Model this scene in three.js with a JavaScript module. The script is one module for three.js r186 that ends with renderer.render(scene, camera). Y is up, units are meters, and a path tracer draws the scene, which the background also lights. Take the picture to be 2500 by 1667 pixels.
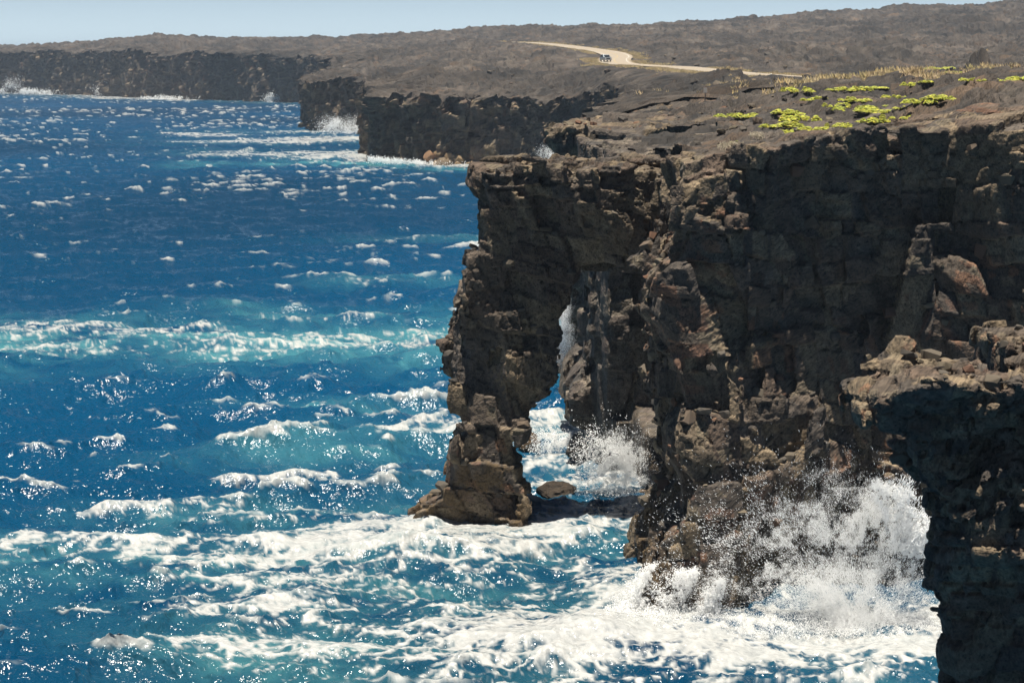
import * as THREE from 'three';
import { ConvexGeometry } from 'three/addons/geometries/ConvexGeometry.js';
import { mergeGeometries, mergeVertices, toCreasedNormals } from 'three/addons/utils/BufferGeometryUtils.js';

// ---------------------------------------------------------------- camera, sky, sun, exposure
const FPX = 4861, CX = 1250, CY = 833.5, EYE = 27, HORIZON = 135;   // lens in pixels of the 2500 x 1667 frame
const PITCH = Math.atan((CY - HORIZON) / FPX);
const scene = new THREE.Scene();
const camera = new THREE.PerspectiveCamera(2 * Math.atan(CY / FPX) * 180 / Math.PI, 1024 / 682, 1, 60000);
camera.position.set(0, EYE, 0);
camera.rotation.x = -PITCH;
camera.focus = 118;
camera.userData.fStop = 2.0;
const renderer = new THREE.WebGLRenderer();
renderer.toneMapping = THREE.LinearToneMapping;
renderer.toneMappingExposure = 1.6;
renderer.shadowMap.enabled = true;

const SUN = new THREE.Vector3(-0.04, 0.97, 0.07).normalize();
const sun = new THREE.DirectionalLight(new THREE.Color(1, 0.94, 0.83), 5.0);
sun.name = 'sun';
sun.position.copy(SUN).multiplyScalar(600).add(new THREE.Vector3(0, 0, -300));
sun.target.position.set(0, 0, -300);
sun.castShadow = true;
sun.shadow.mapSize.set(4096, 4096);
Object.assign(sun.shadow.camera, { left: -500, right: 500, top: 500, bottom: -500, near: 1, far: 2000 });
scene.add(sun, sun.target);
{ // clear trade-wind sky: pale at the horizon, deeper blue overhead
  const W = 64, H = 512, data = new Float32Array(W * H * 4);
  for (let j = 0; j < H; j++) {
    const e = ((j + 0.5) / H - 0.5) * Math.PI, s = Math.max(0, Math.sin(e));
    const k = Math.pow(1 - s, 4.5), m = Math.pow(1 - s, 19);
    const r = 0.009 + 0.055 * k + 0.46 * m, g = 0.023 + 0.115 * k + 0.50 * m, b = 0.06 + 0.205 * k + 0.41 * m;
    for (let i = 0; i < W; i++) { const o = (j * W + i) * 4; data[o] = r; data[o + 1] = g; data[o + 2] = b; data[o + 3] = 1; }
  }
  const t = new THREE.DataTexture(data, W, H, THREE.RGBAFormat, THREE.FloatType);
  t.mapping = THREE.EquirectangularReflectionMapping; t.magFilter = THREE.LinearFilter; t.needsUpdate = true;
  scene.background = t; scene.environment = t;
}
scene.fog = new THREE.FogExp2(new THREE.Color(0.62, 0.78, 1.0), 0.00012);

// ---------------------------------------------------------------- numbers
function mulberry(a) { return () => { a |= 0; a = a + 0x6D2B79F5 | 0; let t = Math.imul(a ^ a >>> 15, 1 | a); t = t + Math.imul(t ^ t >>> 7, 61 | t) ^ t; return ((t ^ t >>> 14) >>> 0) / 4294967296; }; }
const R = mulberry(20240);
const rr = (a, b) => a + (b - a) * R();
const gauss = () => { let s = 0; for (let i = 0; i < 6; i++) s += R(); return (s - 3) * 1.414; };
function hs(x, y, z, s) { let h = Math.imul(x, 374761393) + Math.imul(y, 668265263) + Math.imul(z, 1274126177) + Math.imul(s, 974634777) | 0; h = Math.imul(h ^ h >>> 13, 1274126177); h = Math.imul(h ^ h >>> 15, 2246822519); return ((h ^ h >>> 16) >>> 0) / 4294967296; }
const fl = Math.floor, clamp = (x, a, b) => x < a ? a : x > b ? b : x, mix = (a, b, t) => a + (b - a) * t;
const ss = (a, b, x) => { const t = clamp((x - a) / (b - a), 0, 1); return t * t * (3 - 2 * t); };
function n2(x, y, s) { const X = fl(x), Y = fl(y), fx = x - X, fy = y - Y, u = fx * fx * (3 - 2 * fx), v = fy * fy * (3 - 2 * fy); return mix(mix(hs(X, Y, 0, s), hs(X + 1, Y, 0, s), u), mix(hs(X, Y + 1, 0, s), hs(X + 1, Y + 1, 0, s), u), v) * 2 - 1; }
function n3(x, y, z, s) {
  const X = fl(x), Y = fl(y), Z = fl(z), fx = x - X, fy = y - Y, fz = z - Z, u = fx * fx * (3 - 2 * fx), v = fy * fy * (3 - 2 * fy), w = fz * fz * (3 - 2 * fz);
  return mix(mix(mix(hs(X, Y, Z, s), hs(X + 1, Y, Z, s), u), mix(hs(X, Y + 1, Z, s), hs(X + 1, Y + 1, Z, s), u), v), mix(mix(hs(X, Y, Z + 1, s), hs(X + 1, Y, Z + 1, s), u), mix(hs(X, Y + 1, Z + 1, s), hs(X + 1, Y + 1, Z + 1, s), u), v), w) * 2 - 1;
}
const fbm2 = (x, y, s, o) => { let a = 0, k = 0.5; for (let i = 0; i < o; i++) { a += k * n2(x, y, s + i); x = x * 2.03 + 3.1; y = y * 2.03 + 7.7; k *= 0.5; } return a; };
const fbm3 = (x, y, z, s, o) => { let a = 0, k = 0.5; for (let i = 0; i < o; i++) { a += k * n3(x, y, z, s + i); x = x * 2.03 + 3.1; y = y * 2.03 + 7.7; z = z * 2.03 + 1.3; k *= 0.5; } return a; };
// 2-D cells: c.f1, c.f2 in units of the cell, c.r1..r3 of the nearest cell, its centre c.x, c.y
const cell = { f1: 0, f2: 0, r1: 0, r2: 0, r3: 0, x: 0, y: 0 };
function cells(x, y, k, s) {
  const X = fl(x), Y = fl(y); let f1 = 9, f2 = 9, bi = 0, bj = 0;
  for (let j = -1; j < 2; j++) for (let i = -1; i < 2; i++) {
    const px = X + i + 0.5 + (hs(X + i, Y + j, k, s) - 0.5) * 0.86, py = Y + j + 0.5 + (hs(X + i, Y + j, k, s + 1) - 0.5) * 0.86;
    const d = (px - x) * (px - x) + (py - y) * (py - y);
    if (d < f1) { f2 = f1; f1 = d; bi = X + i; bj = Y + j; cell.x = px; cell.y = py; } else if (d < f2) f2 = d;
  }
  cell.f1 = Math.sqrt(f1); cell.f2 = Math.sqrt(f2); cell.r1 = hs(bi, bj, k, s + 2); cell.r2 = hs(bi, bj, k, s + 3); cell.r3 = hs(bi, bj, k, s + 4);
  return cell;
}

// ---------------------------------------------------------------- where a thing of the photograph stands
const sp = Math.sin(PITCH), cp = Math.cos(PITCH), S = 2500 / 2352;
const ray = (px, py) => { const a = (px - CX) / FPX, b = (CY - py) / FPX; return [a, -sp + b * cp, -cp - b * sp]; };
const at = (px, py, d) => { const r = ray(px, py), t = d / -r[2]; return new THREE.Vector3(r[0] * t, EYE + r[1] * t, -d); };
const onSea = (px, py) => { const r = ray(px, py), t = EYE / -r[1]; return [r[0] * t, r[2] * t]; };
const track = (list, d) => list.map(([x, y]) => { const v = at(x, y, d); return [v.y, v.x]; }).sort((a, b) => a[0] - b[0]);
const along = (t, y) => { if (y <= t[0][0]) return t[0][1]; for (let i = 1; i < t.length; i++) if (y < t[i][0]) { const a = t[i - 1], b = t[i]; return mix(a[1], b[1], (y - a[0]) / (b[0] - a[0])); } return t[t.length - 1][1]; };
function polySDF(p, x, y) {
  let d = 1e9, s = 1;
  for (let i = 0, j = p.length - 1; i < p.length; j = i++) {
    const ax = p[i][0], ay = p[i][1], bx = p[j][0], by = p[j][1], ex = bx - ax, ey = by - ay, wx = x - ax, wy = y - ay;
    const t = clamp((wx * ex + wy * ey) / (ex * ex + ey * ey), 0, 1), dx = wx - ex * t, dy = wy - ey * t;
    d = Math.min(d, dx * dx + dy * dy);
    const c1 = y >= ay, c2 = y < by, c3 = ex * wy > ey * wx;
    if ((c1 && c2 && c3) || (!c1 && !c2 && !c3)) s = -s;
  }
  return s * Math.sqrt(d);
}

// ---------------------------------------------------------------- the lie of the land (heights from where each place shows in the picture)
const LIE = [
  // skyline
  [-300, 122, 1560], [0, 127, 1500], [170, 107, 1500], [300, 105, 1480], [390, 92, 1450], [480, 95, 1420], [640, 103, 1400], [860, 99, 1400], [1000, 92, 1400], [1130, 80, 1350], [1200, 72, 1300], [1350, 70, 1300], [1600, 67, 1300], [1810, 52, 1300], [2000, 35, 1300], [2230, 32, 1250], [2290, 21, 1250], [2500, 7, 1200], [2900, -20, 1200],
  [0, 125, 2200], [600, 118, 2200], [1250, 95, 2200], [2000, 70, 2200], [2700, 45, 2200],
  // far cliff edge
  [-200, 130, 1490], [0, 131, 1455], [200, 132, 1378], [400, 135, 1258], [600, 136, 1190], [750, 138, 1140], [800, 150, 1000],
  // middle headland
  [745, 203, 728], [860, 206, 715], [890, 214, 600], [905, 236, 508], [1050, 246, 500], [1150, 246, 497], [1350, 246, 487], [1000, 222, 540], [1130, 168, 605], [1000, 186, 640], [1250, 190, 600], [950, 150, 850], [1150, 120, 900], [1330, 195, 555], [1450, 200, 540], [1400, 172, 590], [1480, 247, 480], [1520, 249, 440], [1530, 253, 350], [1505, 264, 260], [1620, 218, 430],
  // the road
  [1220, 102, 1060], [1290, 104, 980], [1350, 109, 880], [1430, 119, 770], [1490, 129, 690], [1508, 138, 640], [1505, 146, 605], [1510, 155, 575], [1570, 160, 535], [1650, 164, 495], [1720, 171, 465], [1800, 179, 440], [1960, 190, 415], [2100, 197, 405], [2300, 206, 395],
  // inland slopes
  [1600, 110, 850], [1750, 120, 800], [2000, 112, 800], [2300, 94, 800], [2500, 80, 800], [2200, 160, 520], [2500, 140, 520], [2800, 120, 520],
  // near plateau
  [1580, 258, 270], [1722, 247, 199], [1883, 219, 270], [1360, 312, 172], [1450, 300, 185], [1600, 292, 190], [1700, 300, 176], [1500, 352, 140], [1700, 345, 140], [1800, 322, 145], [1950, 295, 150], [2100, 258, 165], [2100, 215, 210], [2250, 218, 190], [2450, 192, 190],
  [1170, 396, 115], [1300, 392, 116], [1500, 387, 113], [1620, 383, 108], [1700, 386, 100], [1800, 372, 100], [2000, 352, 98], [2150, 340, 97], [2300, 318, 97], [2500, 296, 97], [2800, 260, 97],
  [1900, 340, 118], [2200, 292, 118], [2330, 262, 120], [2420, 226, 126], [2500, 203, 130], [2800, 180, 130], [2600, 250, 70], [2800, 300, 50],
];
const lie = (() => {
  const pts = LIE.map(([px, py, d]) => [(px - CX) / 400, Math.log(d) * 4, at(px, py, d).y]), n = pts.length;
  const A = pts.map((p, i) => [...pts.map((q, j) => Math.hypot(p[0] - q[0], p[1] - q[1]) + (i === j ? -0.06 : 0)), 1, p[2]]);
  A.push([...pts.map(() => 1), 0, 0]);
  const m = n + 1;
  for (let c = 0; c < m; c++) {
    let b = c; for (let r = c; r < m; r++) if (Math.abs(A[r][c]) > Math.abs(A[b][c])) b = r;
    [A[c], A[b]] = [A[b], A[c]];
    for (let r = 0; r < m; r++) if (r !== c) { const k = A[r][c] / A[c][c]; if (k) for (let q = c; q <= m; q++) A[r][q] -= k * A[c][q]; }
  }
  const w = A.map((row, i) => row[m] / row[i]), U = 360, V = 420, tab = new Float32Array(U * V);
  const u0 = -7, u1 = 7, v0 = Math.log(30) * 4, v1 = Math.log(2600) * 4;
  for (let j = 0; j < V; j++) for (let i = 0; i < U; i++) {
    const u = u0 + (u1 - u0) * i / (U - 1), v = v0 + (v1 - v0) * j / (V - 1); let y = w[n];
    for (let k = 0; k < n; k++) y += w[k] * Math.hypot(u - pts[k][0], v - pts[k][1]);
    tab[j * U + i] = y;
  }
  return (x, z) => {
    const d = Math.max(30, -z), fu = clamp((x / d * FPX / 400 - u0) / (u1 - u0) * (U - 1), 0, U - 1.001), fv = clamp((Math.log(d) * 4 - v0) / (v1 - v0) * (V - 1), 0, V - 1.001);
    const i = fl(fu), j = fl(fv), a = fu - i, b = fv - j, o = j * U + i;
    return mix(mix(tab[o], tab[o + 1], a), mix(tab[o + U], tab[o + U + 1], a), b);
  };
})();
const ROADPX = [[2300, 206, 395], [2100, 197, 405], [1960, 190, 415], [1800, 179, 440], [1720, 171, 465], [1650, 164, 495], [1570, 160, 535], [1510, 155, 575], [1500, 146, 605], [1508, 138, 640], [1490, 129, 690], [1430, 119, 770], [1350, 109, 880], [1290, 104, 980], [1220, 102, 1060], [1120, 96, 1180]];
const roadCurve = new THREE.CatmullRomCurve3(ROADPX.map(([x, y, d]) => at(x, y, d)));
const roadPts = roadCurve.getPoints(260);
const roadDist = (x, z) => { if (z > -370 || z < -1250 || x < -60 || x > 120) return 99; let m = 1e9; for (const p of roadPts) { const q = (p.x - x) ** 2 + (p.z - z) ** 2; if (q < m) m = q; } return Math.sqrt(m); };
let roadY = 0, roadNear = 99;
function RBF(x, z) {   // height of the land, graded to the road beside it
  const y = lie(x, z); if (z > -370 || z < -1250 || x < -60 || x > 120) { roadNear = 99; return y; }
  let m = 1e9, b = roadPts[0]; for (const p of roadPts) { const q = (p.x - x) ** 2 + (p.z - z) ** 2; if (q < m) { m = q; b = p; } }
  roadNear = Math.sqrt(m); return mix(b.y, y, ss(5, 30, roadNear));
}
// pahoehoe: domed, cracked plates on swells and tumuli
const MOUNDS = [[1790, 345, 12, 1.9], [1720, 350, 8, 1.2], [2370, 330, 3.2, 3.2], [2385, 332, 2.2, 1.8], [1130, 606, 16, 1.6], [1040, 590, 9, 1.2], [390, 1450, 40, 2], [300, 1470, 40, 1.4], [1190, 1290, 40, 1.6], [1540, 440, 9, 1.2], [1640, 262, 5, 1.1], [1600, 262, 4, 0.9], [2330, 121, 5.5, 0.9], [2450, 124, 6, 1.0], [1900, 205, 8, 0.8], [1960, 178, 7, 0.7], [1760, 1250, 30, 2], [2080, 1230, 40, 2], [2260, 1220, 30, 2.2], [1480, 600, 8, 1.5], [1400, 590, 9, 1.5]].map(([px, d, r, h]) => [(px - CX) / FPX * d, -d, r, h]);
function lava(x, z) {
  const d = -z, far = ss(250, 700, d), rd = roadDist(x, z), calm = ss(3.6, 24, rd);
  const wx = x + 1.6 * n2(x * 0.21, z * 0.21, 11), wz = z + 1.6 * n2(x * 0.21, z * 0.21, 12);
  const grow = 0.72 + 0.28 * ss(110, 190, d);
  let h = 0;
  let c = cells(wx / 9, wz / 7, 0, 31); h += 0.85 * (c.r1 - 0.5) - 0.55 * ss(0.10, 0, c.f2 - c.f1) + (c.r2 - 0.5) * (wx / 9 - c.x) * 1.0 + (c.r3 - 0.35) * (c.y - wz / 7) * 0.8;
  c = cells(wx / 2.7, wz / 2.4, 0, 41); h += 0.48 * (c.r1 - 0.5) - 0.3 * ss(0.14, 0, c.f2 - c.f1) + (c.r2 - 0.5) * (wx / 2.7 - c.x) * 0.5 + (c.r3 - 0.5) * (wz / 2.4 - c.y) * 0.5;
  c = cells(wx / 1.05, wz / 0.95, 0, 45); h += 0.17 * (c.r1 - 0.5) - 0.10 * ss(0.16, 0, c.f2 - c.f1) + (c.r2 - 0.5) * (wx / 1.05 - c.x) * 0.18;
  h += 1.5 * (Math.abs(n2(wx * 0.075, wz * 0.06, 55)) - 0.3) + 0.75 * (Math.abs(n2(wx * 0.21, wz * 0.19, 56)) - 0.3) + 0.3 * (Math.abs(n2(wx * 0.6, wz * 0.55, 57)) - 0.3) + 0.10 * n2(x * 1.9, z * 1.9, 58);
  const t = 1 - Math.abs(fbm2(x * 0.028, z * 0.028, 61, 3)) * 2.4;
  h = h * grow + far * (1.7 * (t - 0.6) + 3.4 * fbm2(x * 0.05, z * 0.04, 66, 4) + 1.6 * (Math.abs(n2(wx * 0.04, wz * 0.04, 68)) - 0.3));
  const q = fbm2(x * 0.034 + 4, z * 0.030, 71, 4) * (4 + 3 * far), qf = q - fl(q);
  h += (0.6 + 0.4 * ss(120, 200, d)) * (0.75 + 0.5 * far) * 1.15 * (fl(q) + ss(0, 0.12, qf) - q * 0.85);
  for (const [mx, mz, r, mh] of MOUNDS) { const ex = x - mx, ez = (z - mz) * 0.8, e = (ex * ex + ez * ez) / (r * r); if (e < 1) h += mh * Math.sqrt(1 - e) * (0.75 + 0.5 * Math.abs(n2(x / r * 3, z / r * 3, 73))); }
  return h * calm - 0.15 * (1 - calm);
}

// ---------------------------------------------------------------- fractured basalt
// stacked flows cut by upright joints: returns how far a block sits back (+) or out (-)
const blk = { r1: 0, r2: 0, r3: 0, crack: 0, off: 0, key: 0 };
function blocks(x, y, z, h, s, tall) {
  const Y = y / h; let i = fl(Y);
  if (Y < i + 0.6 * (hs(i, 0, 0, s) - 0.5)) i--; else if (Y >= i + 1 + 0.6 * (hs(i + 1, 0, 0, s) - 0.5)) i++;
  const lo = (i + 0.6 * (hs(i, 0, 0, s) - 0.5)) * h, hi = (i + 1 + 0.6 * (hs(i + 1, 0, 0, s) - 0.5)) * h, w = (hi - lo) * (0.75 + tall * hs(i, 1, 0, s));
  const c = cells(x / w + 17.3 * hs(i, 2, 0, s), z / w, i, s + 7);
  const crack = Math.min((c.f2 - c.f1) * w * 0.5, y - lo, hi - y);
  blk.r1 = c.r1; blk.r2 = c.r2; blk.r3 = c.r3; blk.crack = crack;
  const m = (lo + hi) / 2;
  blk.off = (c.r1 - 0.5) * 0.95 + (c.r2 > 0.84 ? 0.75 : 0) - (c.r2 < 0.12 ? 0.45 : 0) + (x / w + 17.3 * hs(i, 2, 0, s) - c.x) * (c.r3 - 0.5) * 0.8 + (y - m) / h * (0.30 * (hs(i, 3, fl(c.r1 * 999), s) - 0.4));
  return blk;
}
const J = { x: 0, y: 0, z: 0, h: 1 };
function joints(x, y, z, s) {   // flows that dip and wander, broken into columns whose courses do not line up
  const w = 0.42 * n3(x * 0.34, y * 0.34, z * 0.34, s + 90), v = n3(x * 0.13, y * 0.10, z * 0.13, s + 94);
  J.z = z - w;
  const c = cells((x + 1.3 * v + 0.5 * w) / 3.8, (z + 1.1 * n2(y * 0.22, x * 0.1, s + 96)) / 3.8, fl(y / 6.3 + 0.35 * v), s + 200);
  J.y = y + c.r1 * 7.3 + (c.r3 - 0.5) * 0.36 * (x - c.x * 3.8) + 0.5 * n3(x * 0.22, y * 0.30, z * 0.22, s + 91) + 0.30 * n3(x * 0.62, y * 0.5, z * 0.62, s + 93);
  J.h = 0.6 + 0.95 * c.r2 * c.r2; J.x = x + w + (c.r3 - 0.5) * 0.8 * y;
}
function rough(p, x, y, z, amp, big, small) {   // p: {s}
  const s = p.s; joints(x, y, z, s); const h = J.h, jx = J.x, jy = J.y, jz = J.z;
  let b = blocks(jx, jy, jz, big * h, s, 1.1), f = b.off * big * (0.30 + 0.22 * h) + 0.24 * ss(0.085, 0.0, b.crack);
  const rub = ss(-0.1, 0.35, n3(x * 0.16, y * 0.2, z * 0.16, s + 95));
  b = blocks(jx * 1.03 + 5, jy + 3, jz, small * (0.7 + 0.4 * h), s + 40, 0.9);
  f += (0.16 + 0.62 * rub) * b.off * small * 0.75 + (0.04 + 0.12 * rub) * ss(0.055, 0.0, b.crack);
  b = blocks(jx * 0.97 + 2, jy * 1.1 + 0.35 * jx, jz + 0.2 * jy, small * 0.45, s + 60, 0.9); f += (0.10 + 0.18 * rub) * b.off * small * 0.6 + 0.04 * n3(x * 3.1, y * 3.1, z * 3.1, s + 97);
  f += 0.55 * n3(x * 0.36, y * 0.30, z * 0.36, s + 98) + 0.25 * n3(x * 0.9, y * 0.7, z * 0.9, s + 99);
  return f * amp;
}
const C = (r, g, b) => [r, g, b];
const ROCK = [C(0.100, 0.077, 0.058), C(0.150, 0.114, 0.077), C(0.076, 0.062, 0.051), C(0.180, 0.136, 0.087), C(0.112, 0.079, 0.057)];
const RUST = [C(0.16, 0.078, 0.046), C(0.13, 0.070, 0.046), C(0.20, 0.10, 0.055)], PALE = C(0.20, 0.162, 0.108);
// colour of the stone: each block its own tone, rusty clinker between the flows, pale dust crusts, brown weed near the sea
function stone(x, y, z, s, out, rustAmount = 0.25, big = 2, small = 0.62, weed = 1) {
  joints(x, y, z, s); const jx = J.x, jy = J.y, jz = J.z, jh = J.h;
  let b = blocks(jx, jy, jz, big * jh, s, 1.1); let c = ROCK[fl(b.r3 * 4.999)], k = 0.8 + 0.45 * b.r1;
  let r = c[0] * k, g = c[1] * k, bl = c[2] * k;
  let zone = n3(x * 0.11, y * 0.24, z * 0.11, s + 70), hot = 0;
  if (s === 200) { for (const [hx, hy, hr] of [[8.6, 13.4, 2.0], [9.6, 17.6, 1.8], [13.2, 12.2, 1.5], [24.2, 16.5, 1.6], [22.4, 15.0, 1.4]]) hot = Math.max(hot, Math.exp(-((x - hx) ** 2 + (y - hy) ** 2) / (hr * hr))); }
  b = blocks(jx * 1.03 + 5, jy + 3, jz, small * (0.7 + 0.4 * jh), s + 40, 0.9);
  k = 0.82 + 0.36 * b.r1; r *= k; g *= k; bl *= k;
  if (b.r2 < Math.max(rustAmount * ss(0.12, 0.5, zone), 0.38 * hot) && y > 2) { const q = RUST[fl(b.r3 * 2.999)]; const t = 0.62; r = mix(r, q[0], t); g = mix(g, q[1], t); bl = mix(bl, q[2], t); }
  else if (b.r2 > 0.9) { const t = 0.55; r = mix(r, PALE[0], t); g = mix(g, PALE[1], t); bl = mix(bl, PALE[2], t); }
  const f = fbm3(x * 2.6, y * 2.6, z * 2.6, s + 75, 3); k = 1 + 0.55 * f; r *= k; g *= k; bl *= k;
  if (weed && y < 3.6 + 2.2 * n3(x * 0.5, y * 0.3, z * 0.5, s + 77)) { const t = ss(-0.15, 0.25, fbm3(x * 1.7, y * 1.1, z * 1.7, s + 78, 3)) * 0.8; r = mix(r, 0.105, t); g = mix(g, 0.068, t); bl = mix(bl, 0.030, t); }
  out[0] = r; out[1] = g; out[2] = bl;
}
const grain = (() => {   // pitted, gritty surface of the stone; 8 m a side
  const n = 1024, col = new Uint8Array(n * n * 4), bump = new Uint8Array(n * n * 4);
  const wrap = (f, x, y, p, s) => { const X = fl(x * p), Y = fl(y * p), fx = x * p - X, fy = y * p - Y, u = fx * fx * (3 - 2 * fx), v = fy * fy * (3 - 2 * fy), a = X % p, b = (X + 1) % p, c = Y % p, d = (Y + 1) % p; return mix(mix(hs(a, c, 5, s), hs(b, c, 5, s), u), mix(hs(a, d, 5, s), hs(b, d, 5, s), u), v); };
  for (let j = 0; j < n; j++) for (let i = 0; i < n; i++) {
    const x = i / n, y = j / n, a = wrap(0, x, y, 24, 1), b = wrap(0, x, y, 61, 2), c = wrap(0, x, y, 140, 3), d = wrap(0, x, y, 330, 4);
    const ridge = 1 - Math.abs(a * 0.55 + b * 0.45 - 0.5) * 3.2, k = clamp(0.60 + 0.30 * (b - 0.5) + 0.42 * (c - 0.5) + 0.30 * (d - 0.5) + (d > 0.86 ? 0.18 : 0) - (c < 0.16 ? 0.16 : 0), 0, 1), o = (j * n + i) * 4;
    const e = clamp(0.5 + 0.35 * (a - 0.5) + 0.4 * (b - 0.5) + 0.25 * (c - 0.5) + 0.12 * (d - 0.5) - 0.25 * Math.max(0, ridge - 0.8), 0, 1);
    for (let q = 0; q < 3; q++) { col[o + q] = 255 * k; bump[o + q] = 255 * e; } col[o + 3] = bump[o + 3] = 255;
  }
  return [col, bump].map((d) => { const t = new THREE.DataTexture(d, n, n); t.wrapS = t.wrapT = THREE.RepeatWrapping; t.magFilter = THREE.LinearFilter; t.minFilter = THREE.LinearMipmapLinearFilter; t.generateMipmaps = true; t.needsUpdate = true; return t; });
})();
function rockUV(g) { const p = g.attributes.position.array, uv = new Float32Array(p.length / 3 * 2); for (let i = 0, j = 0; i < p.length; i += 3, j += 2) { uv[j] = (p[i] + 0.61 * p[i + 2]) / 8; uv[j + 1] = (p[i + 1] + 0.37 * p[i + 2]) / 8; } g.setAttribute('uv', new THREE.BufferAttribute(uv, 2)); return g; }
const matRock = new THREE.MeshStandardMaterial({ map: grain[0], bumpMap: grain[1], bumpScale: 0.09, color: new THREE.Color().setRGB(1.4, 1.38, 1.36),  name: 'basalt', vertexColors: true, roughness: 0.92, metalness: 0, flatShading: true });

// surface nets over base(x,y,z) + detail(x,y,z); only the shell |base| < reach gets its detail
let topW = 0;
function nets({ min, max, h, base, detail, reach, color }) {
  const nx = Math.ceil((max[0] - min[0]) / h) + 1, ny = Math.ceil((max[1] - min[1]) / h) + 1, nz = Math.ceil((max[2] - min[2]) / h) + 1;
  const F = new Float32Array(nx * ny * nz), B = 6, sx = 1, sy = nx, sz = nx * ny;
  for (let k0 = 0; k0 < nz; k0 += B) for (let j0 = 0; j0 < ny; j0 += B) for (let i0 = 0; i0 < nx; i0 += B) {
    const k1 = Math.min(nz, k0 + B), j1 = Math.min(ny, j0 + B), i1 = Math.min(nx, i0 + B);
    const c = base(min[0] + (i0 + B / 2) * h, min[1] + (j0 + B / 2) * h, min[2] + (k0 + B / 2) * h), skip = Math.abs(c) > reach + B * h * 1.3;
    for (let k = k0; k < k1; k++) for (let j = j0; j < j1; j++) for (let i = i0; i < i1; i++) {
      let v = c;
      if (!skip) { const x = min[0] + i * h, y = min[1] + j * h, z = min[2] + k * h; v = base(x, y, z); if (Math.abs(v) < reach) { const w = topW; v += detail(x, y, z, w); } }
      F[i + j * sy + k * sz] = v;
    }
  }
  const id = new Int32Array(F.length).fill(-1), pos = [], idx = [], o8 = [0, sx, sy, sx + sy, sz, sx + sz, sy + sz, sx + sy + sz];
  const E = [[0, 1], [2, 3], [4, 5], [6, 7], [0, 2], [1, 3], [4, 6], [5, 7], [0, 4], [1, 5], [2, 6], [3, 7]];
  for (let k = 0; k < nz - 1; k++) for (let j = 0; j < ny - 1; j++) for (let i = 0; i < nx - 1; i++) {
    const o = i + j * sy + k * sz; let m = 0;
    for (let c = 0; c < 8; c++) if (F[o + o8[c]] < 0) m |= 1 << c;
    if (m === 0 || m === 255) continue;
    let x = 0, y = 0, z = 0, n = 0;
    for (const [a, b] of E) {
      if (((m >> a) & 1) === ((m >> b) & 1)) continue;
      const fa = F[o + o8[a]], fb = F[o + o8[b]], t = fa / (fa - fb);
      x += mix(a & 1, b & 1, t); y += mix((a >> 1) & 1, (b >> 1) & 1, t); z += mix(a >> 2, b >> 2, t); n++;
    }
    id[o] = pos.length / 3; pos.push(min[0] + (i + x / n) * h, min[1] + (j + y / n) * h, min[2] + (k + z / n) * h);
  }
  const quad = (a, b, c, d, flip) => { if (a < 0 || b < 0 || c < 0 || d < 0) return; if (flip) idx.push(a, c, b, a, d, c); else idx.push(a, b, c, a, c, d); };
  for (let k = 1; k < nz - 1; k++) for (let j = 1; j < ny - 1; j++) for (let i = 1; i < nx - 1; i++) {
    const o = i + j * sy + k * sz, s = F[o] < 0;
    if (s !== (F[o + sx] < 0)) quad(id[o - sy - sz], id[o - sz], id[o], id[o - sy], !s);
    if (s !== (F[o + sy] < 0)) quad(id[o - sx - sz], id[o - sx], id[o], id[o - sz], !s);
    if (s !== (F[o + sz] < 0)) quad(id[o - sx - sy], id[o - sy], id[o], id[o - sx], !s);
  }
  const g = new THREE.BufferGeometry(), n = pos.length / 3, col = new Float32Array(n * 3), q = [0, 0, 0];
  for (let i = 0; i < n; i++) { color(pos[i * 3], pos[i * 3 + 1], pos[i * 3 + 2], q); col.set(q, i * 3); }
  g.setAttribute('position', new THREE.BufferAttribute(new Float32Array(pos), 3));
  g.setAttribute('color', new THREE.BufferAttribute(col, 3));
  g.setIndex(new THREE.BufferAttribute(new Uint32Array(idx), 1));
  g.computeVertexNormals();
  return rockUV(g);
}

// ---------------------------------------------------------------- naming
const taken = {};
const numbered = (n) => { const k = taken[n] = (taken[n] ?? -1) + 1; return k ? n + '_' + String(k).padStart(3, '0') : n; };
function tag(o, label, category, group, kind) { o.userData.label = label; o.userData.category = category; if (group) o.userData.group = group; if (kind) o.userData.kind = kind; return o; }
function mesh(name, geometry, material, parent = scene) {
  const m = new THREE.Mesh(geometry, material); m.name = parent === scene ? numbered(name) : name; m.castShadow = m.receiveShadow = true; parent.add(m); return m;
}
function group(name, p, turn = 0) { const g = new THREE.Group(); g.name = numbered(name); g.position.set(...p); g.rotation.y = turn; scene.add(g); return g; }
const tick = (() => { const t0 = Date.now(); return (s) => console.log(s, ((Date.now() - t0) / 1000).toFixed(1)); })();

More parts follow.
